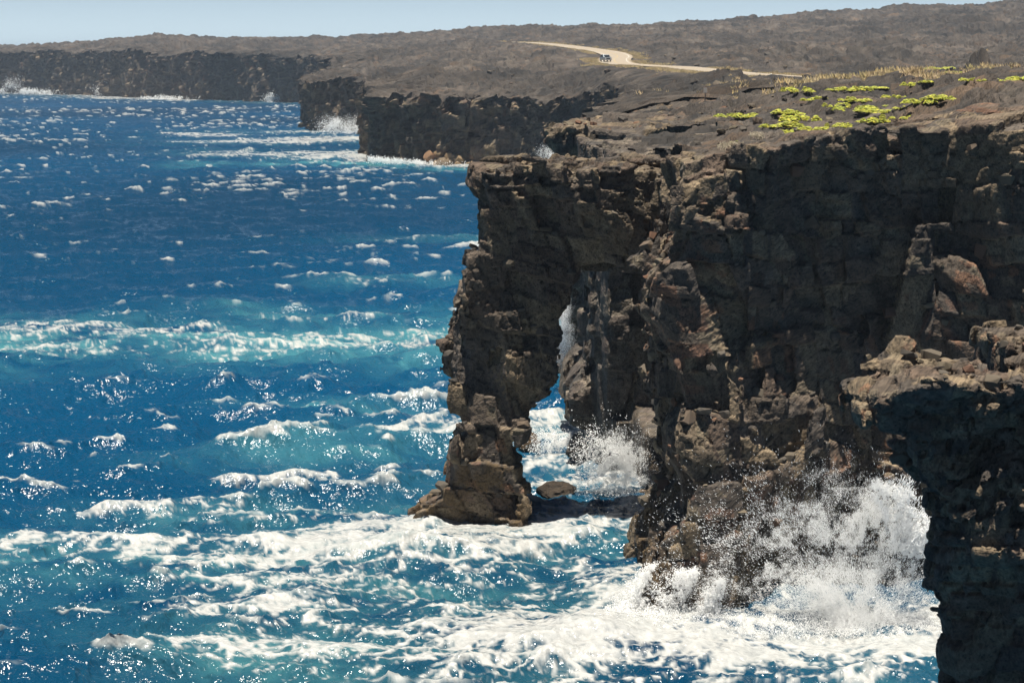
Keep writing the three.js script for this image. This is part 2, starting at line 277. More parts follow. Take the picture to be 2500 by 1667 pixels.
// ---------------------------------------------------------------- near rock: arch, main cliff, rear wall, promontory, outcrop
const topOf = (x, z) => RBF(x, z) + 0.45 * lava(x, z);
const rockGeoms = {};
{ // the sea arch
  const outline = [[1097, 383], [1130, 377], [1180, 371], [1275, 366], [1400, 362], [1620, 362], [1660, 640], [1560, 640], [1480, 622], [1400, 618], [1335, 626], [1312, 640], [1308, 664], [1300, 690], [1284, 705], [1279, 725], [1284, 790], [1277, 830], [1270, 880], [1262, 915], [1240, 935], [1216, 948], [1219, 965], [1215, 985], [1190, 1000], [1180, 1020], [1187, 1040], [1182, 1095], [1200, 1110], [1207, 1150], [1198, 1180], [1203, 1260], [940, 1260], [943, 1205], [943, 1180], [955, 1160], [990, 1140], [1018, 1130], [1025, 1100], [1030, 1050], [1040, 1010], [1058, 975], [1054, 950], [1030, 940], [1020, 915], [1023, 850], [1032, 790], [1050, 725], [1066, 690], [1066, 620], [1070, 577], [1098, 572], [1100, 555], [1103, 520], [1107, 470], [1097, 447], [1085, 430], [1086, 405]].map(([x, y]) => { const v = at(x * S, y * S, 114.5); return [v.x, v.y]; });
  const base = (x, y, z) => {
    const a = polySDF(outline, x, y), zf = -113.0 + 0.5 * ss(9, 3, y) + 0.9 * n2(x * 0.25, y * 0.2, 5) + 0.7 * ss(0, 5, x), side = Math.max(z - zf, -118.6 + 0.8 * n2(x * 0.2, y * 0.2, 6) - z);
    const t = y - topOf(x, z) - 0.1; topW = ss(-0.5, 0.2, t - Math.max(a, side));
    return Math.max(a, side, t);
  };
  rockGeoms.arch = nets({ min: [-7.5, -1.6, -120.5], max: [9.5, 22.5, -110.5], h: 0.112, base, reach: 1.25, detail: (x, y, z, w) => rough({ s: 100 }, x, y, z, 1 - 0.65 * w, 1.5, 0.55) * 0.85 + 0.32, color: (x, y, z, o) => stone(x, y, z, 100, o, 0.16, 1.5, 0.55) });
}
tick('arch');
const mainLeft = track([[1640, 380], [1650, 470], [1668, 560], [1645, 620], [1592, 676], [1572, 770], [1604, 806], [1614, 900], [1612, 1000], [1596, 1060], [1586, 1110], [1618, 1170], [1612, 1262], [1560, 1300], [1545, 1350], [1525, 1410], [1512, 1500], [1505, 1600]], 98);
{ // the main cliff
  const base = (x, y, z) => {
    const d = -z, L = along(mainLeft, y), back = ss(108, 114, d) * 2.0;
    const front = 97.2 + 0.07 * (y - 11) * ss(14, 10, x) + 2.6 * ss(11, 17, x) + 1.6 * ss(16, 19, x) - 2.2 * ss(22, 27, x) + 1.1 * n2(x * 0.22, y * 0.16, 8) - 0.13 * Math.max(0, 5.5 - y) * ss(17, 12, x) + 0.035 * (y - 9) * ss(12, 16, x) - 0.35 * ss(17, 21.5, y) * ss(8, 13, x) - 0.9 * ss(12.6, 11.6, y) * ss(12.5, 9, x) - 0.7 * ss(17.4, 16.6, y) * ss(13, 10, x);
    const side = L + 0.35 + 1.15 * ss(9, 6, y) + back - x - 0.22 * Math.max(0, 0), t = y - topOf(x, z) - 0.1, body = Math.max(front - d, side + 0.5 * n2(y * 0.3, z * 0.3, 9));
    topW = ss(-0.5, 0.2, t - body);
    return Math.max(body, t);
  };
  rockGeoms.main = nets({ min: [4.6, -1.6, -113.5], max: [28.5, 26.5, -93], h: 0.115, base, reach: 1.45, detail: (x, y, z, w) => rough({ s: 200 }, x, y, z, 1 - 0.7 * w, 1.9, 0.6) + 0.1, color: (x, y, z, o) => stone(x, y, z, 200, o, 0.2, 1.9, 0.6) });
}
tick('main');
const rearLeft = track([[1400, 400], [1393, 700], [1402, 810], [1393, 930], [1345, 990], [1340, 1060], [1420, 1092], [1408, 1150], [1415, 1300]], 127);
{ // wall behind the arch
  const base = (x, y, z) => {
    const d = -z, L = along(rearLeft, y) + 1.15, t = y - topOf(x, z) - 0.1, front = 126.5 + 3 * ss(6.2, 5.4, x) + 1.2 * n2(x * 0.3, y * 0.12, 15) - 7 * ss(7.6, 8.4, x) * ss(4.6, 3.6, y);
    const body = Math.max(front - d, L - x, d - 145 - 0.8 * n2(x * 0.3, y * 0.3, 18));
    topW = ss(-0.5, 0.2, t - body); return Math.max(body, t);
  };
  rockGeoms.rear = nets({ min: [0.5, -1.6, -150], max: [15, 24, -114], h: 0.19, base, reach: 1.6, detail: (x, y, z, w) => rough({ s: 300 }, x, y, z, 1 - 0.65 * w, 2.6, 0.7) * 0.7 + 0.35, color: (x, y, z, o) => { stone(x, y, z, 300, o, 0.08, 2.6, 0.7); const m = (o[0] + o[1] + o[2]) / 3; for (let q = 0; q < 3; q++) o[q] = mix(o[q], m, 0.35); } });
}
{ // the promontory beyond it
  const base = (x, y, z) => {
    const d = -z, t = y - topOf(x, z) - 0.1, under = 1.4 * ss(20, 17.5, y) * ss(12, 15, y), left = at(1346, 300, 172).x + 0.9 * n2(y * 0.35, z * 0.15, 17) + under + 0.10 * Math.max(0, d - 176) + 1.5 * ss(14, 8, y) - 1.6 * ss(5, 0, y), front = 168.5 + 1.4 * n2(x * 0.2, y * 0.2, 16) + under;
    const body = Math.max(front - d, left - x, d - 215);
    topW = ss(-0.5, 0.2, t - body); return Math.max(body, t);
  };
  rockGeoms.prom = nets({ min: [1, -1.6, -212], max: [22, 25, -165], h: 0.28, base, reach: 1.8, detail: (x, y, z, w) => rough({ s: 400 }, x, y, z, 1 - 0.6 * w, 1.7, 0.8) + 0.1, color: (x, y, z, o) => stone(x, y, z, 400, o, 0.35, 1.7, 0.8) });
}
const foreLeft = track([[2150, 905], [2158, 935], [2100, 962], [2090, 1020], [2096, 1050], [2180, 1072], [2200, 1150], [2240, 1230], [2272, 1300], [2248, 1400], [2235, 1445], [2242, 1500], [2270, 1560], [2285, 1667], [2280, 1900], [2240, 2900]], 50);
{ // the outcrop in front, at the edge of the frame
  const crest = [[2060, 1030], [2130, 950], [2165, 930], [2240, 908], [2350, 902], [2440, 906], [2700, 892]].map(([x, y]) => { const v = at(x, y, 50); return [v.x, v.y]; }), rim = at(2432, 815, 54.5), rim2 = at(2418, 815, 54.5);
  const top = (x, z) => along(crest, x) + 0.22 * fbm2(x * 0.9, z * 0.9, 81, 4) + 0.16 * Math.abs(n2(x * 1.1, z * 1.6, 82)) + 0.17 * (-z - 50);
  const base = (x, y, z) => {
    const d = -z, L = along(foreLeft, y) + 0.45 * ss(17, 15.5, y) + Math.abs(d - 51) * 0.16, t = y - top(x, z), front = 48.6 + 0.9 * ss(19.2, 17.5, y) + 0.6 * ss(14.5, 13.5, y) + 0.5 * n2(x * 0.5, y * 0.3, 84);
    const low = Math.max(front - d, L - x, d - 52.2 - 0.5 * n2(x * 0.7, y * 0.5, 85), t), up = Math.max(53 - d, rim2.x + 0.25 * n2(y * 2, z, 86) - x, d - 57, y - rim.y - 0.12 * n2(x * 1.3, z * 1.1, 87));
    topW = t > Math.max(front - d, L - x) - 0.1 ? 1 : 0; return Math.min(low, up);
  };
  rockGeoms.fore = nets({ min: [7.6, 7, -58], max: [15, 21, -46.5], h: 0.085, base, reach: 0.9, detail: (x, y, z, w) => rough({ s: 500 }, x * 1.15, y * 1.15, z * 1.15, 1 - 0.4 * w, 0.85, 0.4) * 0.95 + 0.03, color: (x, y, z, o) => stone(x * 1.15, y * 1.15, z * 1.15, 500, o, 0.3, 0.85, 0.4, 0) });
  rockGeoms.foreFoot = nets({ min: [6.6, -1.6, -60], max: [15.5, 7.6, -44], h: 0.25, base, reach: 0.9, detail: (x, y, z) => rough({ s: 500 }, x, y, z, 1, 0.95, 0.36) * 0.8, color: (x, y, z, o) => stone(x, y, z, 500, o, 0.3, 0.95, 0.36) });
}
tick('near rock');
const arch = tag(mesh('sea_arch', rockGeoms.arch, matRock), 'tall dark basalt sea arch standing with its pillar foot in the surf', 'sea arch');
const cliff = tag(mesh('main_cliff', rockGeoms.main, matRock), 'near fractured basalt sea cliff joining the arch, spray bursting at its foot', 'cliff', null, 'structure');
const rear = tag(mesh('rear_cliff', rockGeoms.rear, matRock), 'shaded cliff wall seen through the opening of the arch', 'cliff', null, 'structure');
const prom = tag(mesh('promontory', rockGeoms.prom, matRock), 'low dark promontory with overhanging rim just beyond the arch top', 'cliff', null, 'structure');
const outcrop = tag(mesh('foreground_outcrop', mergeGeometries([rockGeoms.fore, rockGeoms.foreFoot]), matRock), 'blurred dark rock outcrop with a sunlit crust in the lower right corner', 'rock outcrop', null, 'structure');

// ---------------------------------------------------------------- far coast: cliffs along a shoreline, lava field above
const COAST = [[1440, 200], [1505, 260], [1530, 350], [1520, 440], [1485, 476], [1410, 484], [1340, 487], [1250, 492], [1150, 497], [1090, 495], [1050, 500], [950, 508], [912, 506], [893, 520], [890, 560], [897, 640], [893, 700], [875, 716], [800, 724], [752, 728], [742, 742], [752, 780], [815, 900], [800, 1050], [752, 1140], [680, 1160], [600, 1193], [500, 1218], [400, 1262], [300, 1310], [200, 1378], [100, 1420], [0, 1458], [-120, 1500], [-300, 1530], [-520, 1500]].map(([px, d]) => [(px - CX) / FPX * d, -d]);
const nearLand = [[44, -60], [44, -103], [26, -105], [12, -106], [9.6, -112], [9.6, -124], [7.5, -131], [9.5, -143], [15, -147], [16, -166], [9, -171], [8, -178], [8.5, -190], [10, -198]];
const LAND = [...nearLand, ...COAST, [-900, -1560], [-900, -2600], [1400, -2600], [1400, -60]];
function pointIn(p, x, y) { let s = false; for (let i = 0, j = p.length - 1; i < p.length; j = i++) if ((p[i][1] > y) !== (p[j][1] > y) && x < (p[j][0] - p[i][0]) * (y - p[i][1]) / (p[j][1] - p[i][1]) + p[i][0]) s = !s; return s; }

function coastStrip(pts, step, vstep, s, big, small, rust) {
  // resample, wander, then raise a wall whose blocks stand in and out
  const P = []; for (let i = 0; i < pts.length - 1; i++) { const [ax, az] = pts[i], [bx, bz] = pts[i + 1], n = Math.max(1, Math.round(Math.hypot(bx - ax, bz - az) / step)); for (let k = 0; k < n; k++) P.push([mix(ax, bx, k / n), mix(az, bz, k / n)]); }
  for (let q = 0; q < 6; q++) for (let i = 1; i < P.length - 1; i++) { P[i][0] = (P[i - 1][0] + 2 * P[i][0] + P[i + 1][0]) / 4; P[i][1] = (P[i - 1][1] + 2 * P[i][1] + P[i + 1][1]) / 4; }
  const n = P.length, rows = Math.ceil(22 / vstep), cap = 14, m = rows + cap + 1, pos = new Float32Array(n * m * 3), col = new Float32Array(n * m * 3), q = [0, 0, 0], idx = [];
  for (let i = 0; i < n; i++) {
    const a = P[Math.max(0, i - 2)], b = P[Math.min(n - 1, i + 2)], tx = b[0] - a[0], tz = b[1] - a[1], l = Math.hypot(tx, tz) || 1, ox = tz / l, oz = -tx / l;   // outward is to the sea
    const out = 1; // sign fixed below by the order of COAST
    const wander = 2.2 * fbm2(P[i][0] * 0.09, P[i][1] * 0.05, s + 1, 3) * Math.min(3, vstep * 3);
    const T = RBF(P[i][0], P[i][1]) + lava(P[i][0], P[i][1]) * 0.7;
    for (let j = 0; j < m; j++) {
      const o = (i * m + j) * 3; let x, y, z;
      if (j <= rows) {
        y = -1.5 + (T + 1.5) * j / rows;
        const f = rough({ s }, P[i][0], y * 0.75, P[i][1], 1, big, small) * 1.7 + wander + 0.8 * ss(T - 2.5, T - 5, y) + (vstep > 0.5 ? 4.5 : 2.2) * n3(P[i][0] * (vstep > 0.5 ? 0.07 : 0.12), y * 0.03, P[i][1] * (vstep > 0.5 ? 0.05 : 0.12), s + 9);
        x = P[i][0] - ox * out * f; z = P[i][1] - oz * out * f;
        if (j === rows) y = T + 0.05 * (1 - 2 * (i & 1));
      } else { const k = (j - rows), w = k * k * 0.06 * vstep * 3 + k * 0.2; x = P[i][0] - ox * out * (wander + w); z = P[i][1] - oz * out * (wander + w); y = RBF(x, z) + lava(x, z) * 0.9 + 0.1 - 0.01 * k; }
      pos[o] = x; pos[o + 1] = y; pos[o + 2] = z;
      if (j < rows - 1) stone(P[i][0], y, P[i][1], s, q, rust, big, small); else fieldColor(x, z, q);
      col.set(q, o);
    }
  }
  for (let i = 0; i < n - 1; i++) for (let j = 0; j < m - 1; j++) { const a = i * m + j, b = a + m; idx.push(a, b, a + 1, b, b + 1, a + 1); }
  const g = new THREE.BufferGeometry(); g.setAttribute('position', new THREE.BufferAttribute(pos, 3)); g.setAttribute('color', new THREE.BufferAttribute(col, 3)); g.setIndex(new THREE.BufferAttribute(new Uint32Array(idx), 1)); g.computeVertexNormals();
  return rockUV(g);
}
// lava field: grey-brown pahoehoe, silvery crusts, darker clinker, straw where grass grows
function fieldColor(x, z, q) {
  const a = fbm2(x * 0.05, z * 0.02, 201, 4), b = fbm2(x * 0.6, z * 0.35, 205, 3), c = cells(x / 3.1, z / 3.1, 3, 211);
  let k = (0.78 + 0.5 * a + 0.45 * b) * (0.75 + 0.4 * c.r1), r = 0.090, g = 0.075, bl = 0.064;
  if (c.r2 > 0.82) { r = 0.130; g = 0.112; bl = 0.096; } else if (c.r2 < 0.16) { r = 0.05; g = 0.045; bl = 0.042; } else if (c.r3 > 0.86) { r = 0.115; g = 0.082; bl = 0.058; }
  k *= 1 - 0.45 * ss(0.05, 0.45, fbm2(x * 0.022, z * 0.016, 221, 4)) + 0.25 * ss(0.1, 0.5, fbm2(x * 0.03, z * 0.02, 231, 4));
  { const p = cells((x + 4 * n2(x * 0.1, z * 0.1, 241)) / 15, z / 15, 7, 242); k *= 0.52 + 0.55 * p.r1; }
  q[0] = r * k * 1.04; q[1] = g * k; q[2] = bl * k * 0.95;
}
const flip = (g) => { const a = g.index.array; for (let i = 0; i < a.length; i += 3) { const t = a[i + 1]; a[i + 1] = a[i + 2]; a[i + 2] = t; } g.computeVertexNormals(); return g; };
const cut = (a, b) => COAST.slice(a, b);
tag(mesh('middle_headland', flip(coastStrip(cut(0, 23), 0.52, 0.46, 600, 2.4, 0.9, 0.2)), matRock), 'dark cliff of the middle headland with tan boulders at its foot', 'cliff', null, 'structure');
tag(mesh('far_headland', flip(coastStrip(cut(22, 36), 0.9, 0.7, 700, 4.2, 1.7, 0.3)), matRock), 'long hazy cliff line of the farthest headland against the sky', 'cliff', null, 'structure');
tick('coast');
let fieldMesh;
{ // the lava field, one sheet
  const rows = 740, cols = 740, d0 = 100, d1 = 1800, u0 = -0.36, u1 = 0.36, pos = new Float32Array(rows * cols * 3), col = new Float32Array(rows * cols * 3), ok = new Uint8Array(rows * cols), q = [0, 0, 0], idx = [];
  for (let j = 0; j < rows; j++) {
    const d = d0 * Math.pow(d1 / d0, j / (rows - 1));
    for (let i = 0; i < cols; i++) {
      const o = j * cols + i, x = (u0 + (u1 - u0) * i / (cols - 1)) * d, z = -d;
      if (!(ok[o] = pointIn(LAND, x, z) ? 1 : 0)) continue;
      const y = RBF(x, z) + lava(x, z) * (d < 215 ? 0.75 : 0.95) - (d < 215 ? 0.18 : 0.1);
      pos.set([x, y, z], o * 3); fieldColor(x, z, q); col.set(q, o * 3);
    }
  }
  for (let j = 0; j < rows - 1; j++) for (let i = 0; i < cols - 1; i++) { const a = j * cols + i, b = a + 1, c = a + cols, d = c + 1; if (ok[a] && ok[b] && ok[c] && ok[d]) idx.push(a, b, c, b, d, c); }
  const used = new Int32Array(rows * cols).fill(-1), p2 = [], c2 = []; let n = 0;
  for (let k = 0; k < idx.length; k++) { const v = idx[k]; if (used[v] < 0) { used[v] = n++; p2.push(pos[v * 3], pos[v * 3 + 1], pos[v * 3 + 2]); c2.push(col[v * 3], col[v * 3 + 1], col[v * 3 + 2]); } idx[k] = used[v]; }
  const g = new THREE.BufferGeometry(); g.setAttribute('position', new THREE.BufferAttribute(new Float32Array(p2), 3)); g.setAttribute('color', new THREE.BufferAttribute(new Float32Array(c2), 3)); g.setIndex(new THREE.BufferAttribute(new Uint32Array(idx), 1)); g.computeVertexNormals(); rockUV(g);
  fieldMesh = mesh('lava_field', g, matRock);
  tag(fieldMesh, 'rolling grey brown lava field rising inland to the skyline', 'lava field', null, 'structure');
}
tick('lava field');

// ---------------------------------------------------------------- the sea
function fft(re, im, n, inv) {
  for (let i = 1, j = 0; i < n; i++) { let b = n >> 1; for (; j & b; b >>= 1) j ^= b; j ^= b; if (i < j) { let t = re[i]; re[i] = re[j]; re[j] = t; t = im[i]; im[i] = im[j]; im[j] = t; } }
  for (let len = 2; len <= n; len <<= 1) {
    const a = 2 * Math.PI / len * inv, wr = Math.cos(a), wi = Math.sin(a);
    for (let i = 0; i < n; i += len) { let cr = 1, ci = 0; for (let k = 0; k < len / 2; k++) { const p = i + k, q = p + len / 2, xr = re[q] * cr - im[q] * ci, xi = re[q] * ci + im[q] * cr; re[q] = re[p] - xr; im[q] = im[p] - xi; re[p] += xr; im[p] += xi; const t = cr * wr - ci * wi; ci = cr * wi + ci * wr; cr = t; } }
  }
}
function fft2(re, im, n) {
  const r = new Float64Array(n), m = new Float64Array(n);
  for (let y = 0; y < n; y++) { for (let x = 0; x < n; x++) { r[x] = re[y * n + x]; m[x] = im[y * n + x]; } fft(r, m, n, 1); for (let x = 0; x < n; x++) { re[y * n + x] = r[x]; im[y * n + x] = m[x]; } }
  for (let x = 0; x < n; x++) { for (let y = 0; y < n; y++) { r[y] = re[y * n + x]; m[y] = im[y * n + x]; } fft(r, m, n, 1); for (let y = 0; y < n; y++) { re[y * n + x] = r[y]; im[y * n + x] = m[y]; } }
}
function waves(n, L, kLo, kHi, peak, wind, spread, rms) {
  const hr = new Float64Array(n * n), hi = new Float64Array(n * n), fields = [];
  for (let j = 0; j < n; j++) for (let i = 0; i < n; i++) {
    const kx = 2 * Math.PI / L * (i < n / 2 ? i : i - n), kz = 2 * Math.PI / L * (j < n / 2 ? j : j - n), k = Math.hypot(kx, kz);
    if (k < kLo || k > kHi || k === 0) continue;
    const c = (kx * wind[0] + kz * wind[1]) / k, a = Math.sqrt(Math.exp(-1 / (k * peak) ** 2) / k ** 3.6 * (spread + (1 - spread) * c * c * Math.abs(c)));
    hr[j * n + i] = a * gauss(); hi[j * n + i] = a * gauss();
  }
  for (const f of [0, 1, 2]) {
    const re = new Float64Array(n * n), im = new Float64Array(n * n);
    for (let j = 0; j < n; j++) for (let i = 0; i < n; i++) {
      const o = j * n + i, kx = (i < n / 2 ? i : i - n), kz = (j < n / 2 ? j : j - n), k = Math.hypot(kx, kz) || 1;
      if (f === 0) { re[o] = hr[o]; im[o] = hi[o]; } else { const w = (f === 1 ? kx : kz) / k; re[o] = -hi[o] * w; im[o] = hr[o] * w; }
    }
    fft2(re, im, n); fields.push(re);
  }
  let v = 0; for (const x of fields[0]) v += x * x; const sc = rms / Math.sqrt(v / (n * n));
  for (const f of fields) for (let i = 0; i < f.length; i++) f[i] *= sc;
  const [h, dx, dz] = fields, J = new Float64Array(n * n), e = L / n;
  for (let j = 0; j < n; j++) for (let i = 0; i < n; i++) { const l = j * n + (i + n - 1) % n, r = j * n + (i + 1) % n, d = ((j + n - 1) % n) * n + i, u = ((j + 1) % n) * n + i; J[j * n + i] = (dx[r] - dx[l] + dz[u] - dz[d]) / (2 * e); }
  const get = (f, x, z) => { x = x / L * n; z = z / L * n; const X = fl(x), Z = fl(z), a = x - X, b = z - Z, i0 = ((X % n) + n) % n, j0 = ((Z % n) + n) % n, i1 = (i0 + 1) % n, j1 = (j0 + 1) % n; return mix(mix(f[j0 * n + i0], f[j0 * n + i1], a), mix(f[j1 * n + i0], f[j1 * n + i1], a), b); };
  return { h: (x, z) => get(h, x, z), dx: (x, z) => get(dx, x, z), dz: (x, z) => get(dz, x, z), J: (x, z) => get(J, x, z) };
}
const windDir = [-0.25, -0.968];
const ripple = (() => { const n = 512, L = 11, w = waves(n, L, 2 * Math.PI / 0.9, 2 * Math.PI / 0.07, 2.5, windDir, 0.45, 1), d = new Uint8Array(n * n * 4); for (let j = 0; j < n; j++) for (let i = 0; i < n; i++) { const v = clamp(128 + 38 * w.h(i * L / n, j * L / n), 0, 255), o = (j * n + i) * 4; d[o] = d[o + 1] = d[o + 2] = v; d[o + 3] = 255; } const t = new THREE.DataTexture(d, n, n); t.wrapS = t.wrapT = THREE.RepeatWrapping; t.magFilter = THREE.LinearFilter; t.needsUpdate = true; return t; })();
const WA = waves(512, 171, 0, 2 * Math.PI / 1.6, 2.5, windDir, 0.22, 0.44), WB = waves(512, 29.3, 2 * Math.PI / 1.6, 2 * Math.PI / 0.16, 2.5, windDir, 0.35, 0.060);
// bands of broken water: [points in the picture, half width in metres across, foam, milky turquoise, swell height]
const B2 = (l) => l.map(([x, y]) => onSea(x * S, y * S));
const BANDS = [
  [B2([[110, 742], [250, 752], [420, 766], [560, 768], [700, 765], [880, 766], [1020, 770]]), 6, 0.66, 0.8, 0.2],
  [B2([[40, 796], [150, 796], [260, 806], [420, 808], [560, 812], [640, 808]]), 5, 0.64, 0.7, 0.2],
  [B2([[160, 775], [400, 785], [620, 790], [820, 786], [1020, 785]]), 12, 0.46, 0.95, 0],
  [B2([[640, 800], [800, 790], [930, 800], [1030, 790]]), 4, 0.62, 0.8, 0.2],
  [B2([[740, 822], [900, 830], [1030, 828]]), 4, 0.3, 0.8, 0.3],
  [B2([[740, 950], [820, 940], [900, 950], [980, 962], [1050, 968]]), 2.4, 0.5, 0.5, 0.4],
  [B2([[950, 1012], [1000, 995], [1045, 985]]), 2.4, 0.95, 0.7, 0.7],
  [B2([[640, 1060], [800, 1040], [940, 1020], [1040, 1008]]), 3.6, 0.3, 0.5, 0.2],
  [B2([[480, 1114], [560, 1106], [640, 1104]]), 1.1, 0.9, 0.2, 0.5],
  [B2([[250, 1205], [380, 1196], [450, 1184], [520, 1200]]), 1.6, 0.8, 0.5, 0.6],
  [B2([[440, 1205], [600, 1205], [760, 1200], [930, 1175]]), 3.2, 0.5, 0.6, 0],
  [B2([[30, 1276], [120, 1266], [240, 1266], [400, 1280]]), 1.7, 0.72, 0.6, 0.4],
  [B2([[40, 1296], [300, 1296], [520, 1300], [760, 1290]]), 3.6, 0.48, 0.9, 0],
  [B2([[300, 1286], [480, 1276], [640, 1290], [800, 1285]]), 1.8, 0.8, 0.8, 0.4],
  [B2([[680, 1266], [800, 1248], [900, 1232], [960, 1226], [1080, 1240]]), 2.6, 1.05, 0.7, 0.75],
  [B2([[900, 1250], [1080, 1258], [1250, 1246], [1400, 1226], [1500, 1196]]), 3.0, 0.98, 0.6, 0.35],
  [B2([[720, 1330], [900, 1320], [1100, 1310], [1300, 1300], [1460, 1280]]), 4, 0.62, 0.7, 0],
  [B2([[640, 1400], [860, 1380], [1060, 1370], [1300, 1360], [1460, 1350]]), 3, 0.62, 0.6, 0.2],
  [B2([[560, 1476], [680, 1452], [800, 1470], [940, 1492], [1080, 1500]]), 2.0, 0.74, 0.7, 0.45],
  [B2([[560, 1500], [760, 1520], [960, 1530], [1200, 1520]]), 2.6, 0.5, 0.75, 0],
  [B2([[940, 1430], [1150, 1420], [1300, 1412], [1420, 1400]]), 1.8, 0.6, 0.5, 0.2],
  [B2([[760, 1350], [1000, 1400], [1250, 1420], [1460, 1400]]), 7, 0.44, 0.5, 0],
  [B2([[1150, 1500], [1500, 1500], [1900, 1500], [2300, 1480]]), 7, 0.5, 0.4, 0],
  [B2([[1440, 1455], [1650, 1462], [1900, 1455], [2300, 1430]]), 3.6, 1.25, 0.5, 0.3],
  [B2([[1180, 1450], [1400, 1440], [1600, 1440], [1800, 1425], [2000, 1400], [2300, 1380]]), 3.0, 1.05, 0.5, 0.4],
  [B2([[1300, 1500], [1550, 1490], [1800, 1490], [2100, 1470], [2400, 1450]]), 2.6, 0.80, 0.5, 0.2],
  [B2([[1000, 1560], [1400, 1545], [1700, 1535], [2000, 1540], [2300, 1540]]), 2.2, 0.60, 0.4, 0],
  [B2([[1380, 1400], [1480, 1360], [1450, 1320]]), 2.6, 1.0, 0.4, 0.3],
  [B2([[1180, 1230], [1300, 1190], [1440, 1200], [1520, 1190]]), 2.0, 0.75, 0.6, 0.1],
  [B2([[1190, 1130], [1300, 1120], [1420, 1140], [1500, 1180]]), 4.5, 0.66, 0.5, 0.2],
  [B2([[1190, 1060], [1280, 1040], [1360, 1050], [1440, 1120]]), 5, 0.8, 0.4, 0.2],
  [B2([[1210, 1000], [1260, 985], [1330, 1000]]), 4, 0.85, 0.6, 0.2],
  [B2([[1270, 850], [1300, 852], [1340, 850]]), 4, 0.9, 0.8, 0],
  [B2([[930, 1205], [1060, 1212], [1210, 1222]]), 1.2, 1.0, 0.4, 0.15],
  [B2([[820, 640], [900, 665], [1000, 655]]), 4, 0.45, 0.4, 0.2], [B2([[960, 556], [1040, 548], [1090, 545]]), 4, 0.6, 0.4, 0.3], [B2([[700, 722], [860, 730], [1040, 726]]), 4, 0.5, 0.6, 0.3],
  // under the middle headland
  [B2([[650, 327], [720, 322], [840, 318]]), 18, 1.35, 0.5, 0.3], [B2([[700, 303], [780, 300], [840, 300]]), 16, 1.1, 0.5, 0], [B2([[690, 352], [780, 352], [860, 358]]), 14, 1.15, 0.5, 0.3],
  [B2([[850, 362], [900, 368], [980, 372], [1080, 380], [1130, 380]]), 9, 1.35, 0.8, 0.4], [B2([[650, 378], [760, 380], [900, 384], [1060, 386]]), 9, 0.5, 0.9, 0.2], [B2([[1130, 380], [1250, 376], [1330, 372]]), 9, 0.8, 0.4, 0],
  [B2([[415, 312], [460, 306], [500, 309]]), 7, 1.0, 0.2, 0.5], [B2([[1255, 362], [1290, 366]]), 14, 1.0, 0.3, 0],
  // under the far headland
  [B2([[-40, 212], [60, 214], [200, 215], [330, 223]]), 30, 1.3, 0.4, 0.3], [B2([[330, 226], [420, 228], [500, 230]]), 22, 1.35, 0.3, 0.3], [B2([[500, 232], [620, 236], [700, 238]]), 12, 0.55, 0.3, 0],
];
const BB = BANDS.map(([p, w]) => { const r = w * 2.6; let a = 1e9, b = -1e9, c = 1e9, d = -1e9; for (const [x, z] of p) { a = Math.min(a, x); b = Math.max(b, x); c = Math.min(c, z); d = Math.max(d, z); } return [a - r * 2.2, b + r * 2.2, c - r, d + r]; });
const zone = { foam: 0, milk: 0, lift: 0 };
function broken(x, z) {
  { const a = Math.min(12, -z * 0.035); z += a * n2(x * 0.06 + 3, z * 0.035, 305) + 0.4 * a * n2(x * 0.19, z * 0.11, 306); x += a * n2(x * 0.05, z * 0.04 + 9, 307); }
  let foam = 0, milk = 0, lift = 0;
  for (let q = 0; q < BANDS.length; q++) {
    const b = BB[q]; if (x < b[0] || x > b[1] || z < b[2] || z > b[3]) continue;
    const [p, w, f, m, l] = BANDS[q]; let best = 1e9;
    for (let i = 1; i < p.length; i++) {
      const ax = p[i - 1][0], az = p[i - 1][1], ex = p[i][0] - ax, ez = p[i][1] - az, t = clamp(((x - ax) * ex + (z - az) * ez) / (ex * ex + ez * ez), 0, 1), dx = (x - ax - ex * t) * 0.5, dz = z - az - ez * t;
      best = Math.min(best, dx * dx + dz * dz);
    }
    const k = Math.exp(-best / (w * w)), kk = Math.exp(-best / (w * w * 1.4));
    foam = Math.max(foam, f * k) + 0.12 * Math.min(foam, f * k); milk = Math.max(milk, m * kk); lift = Math.max(lift, l * Math.exp(-best / (w * w * 0.35)));
  }
  zone.foam = foam; zone.milk = milk; zone.lift = lift; return zone;
}
const CAP = 0.485; let capN = 0, capS = 0;
const ridge = (x, y, s) => { const a = 1 - Math.abs(n2(x, y, s)); return a * a; };
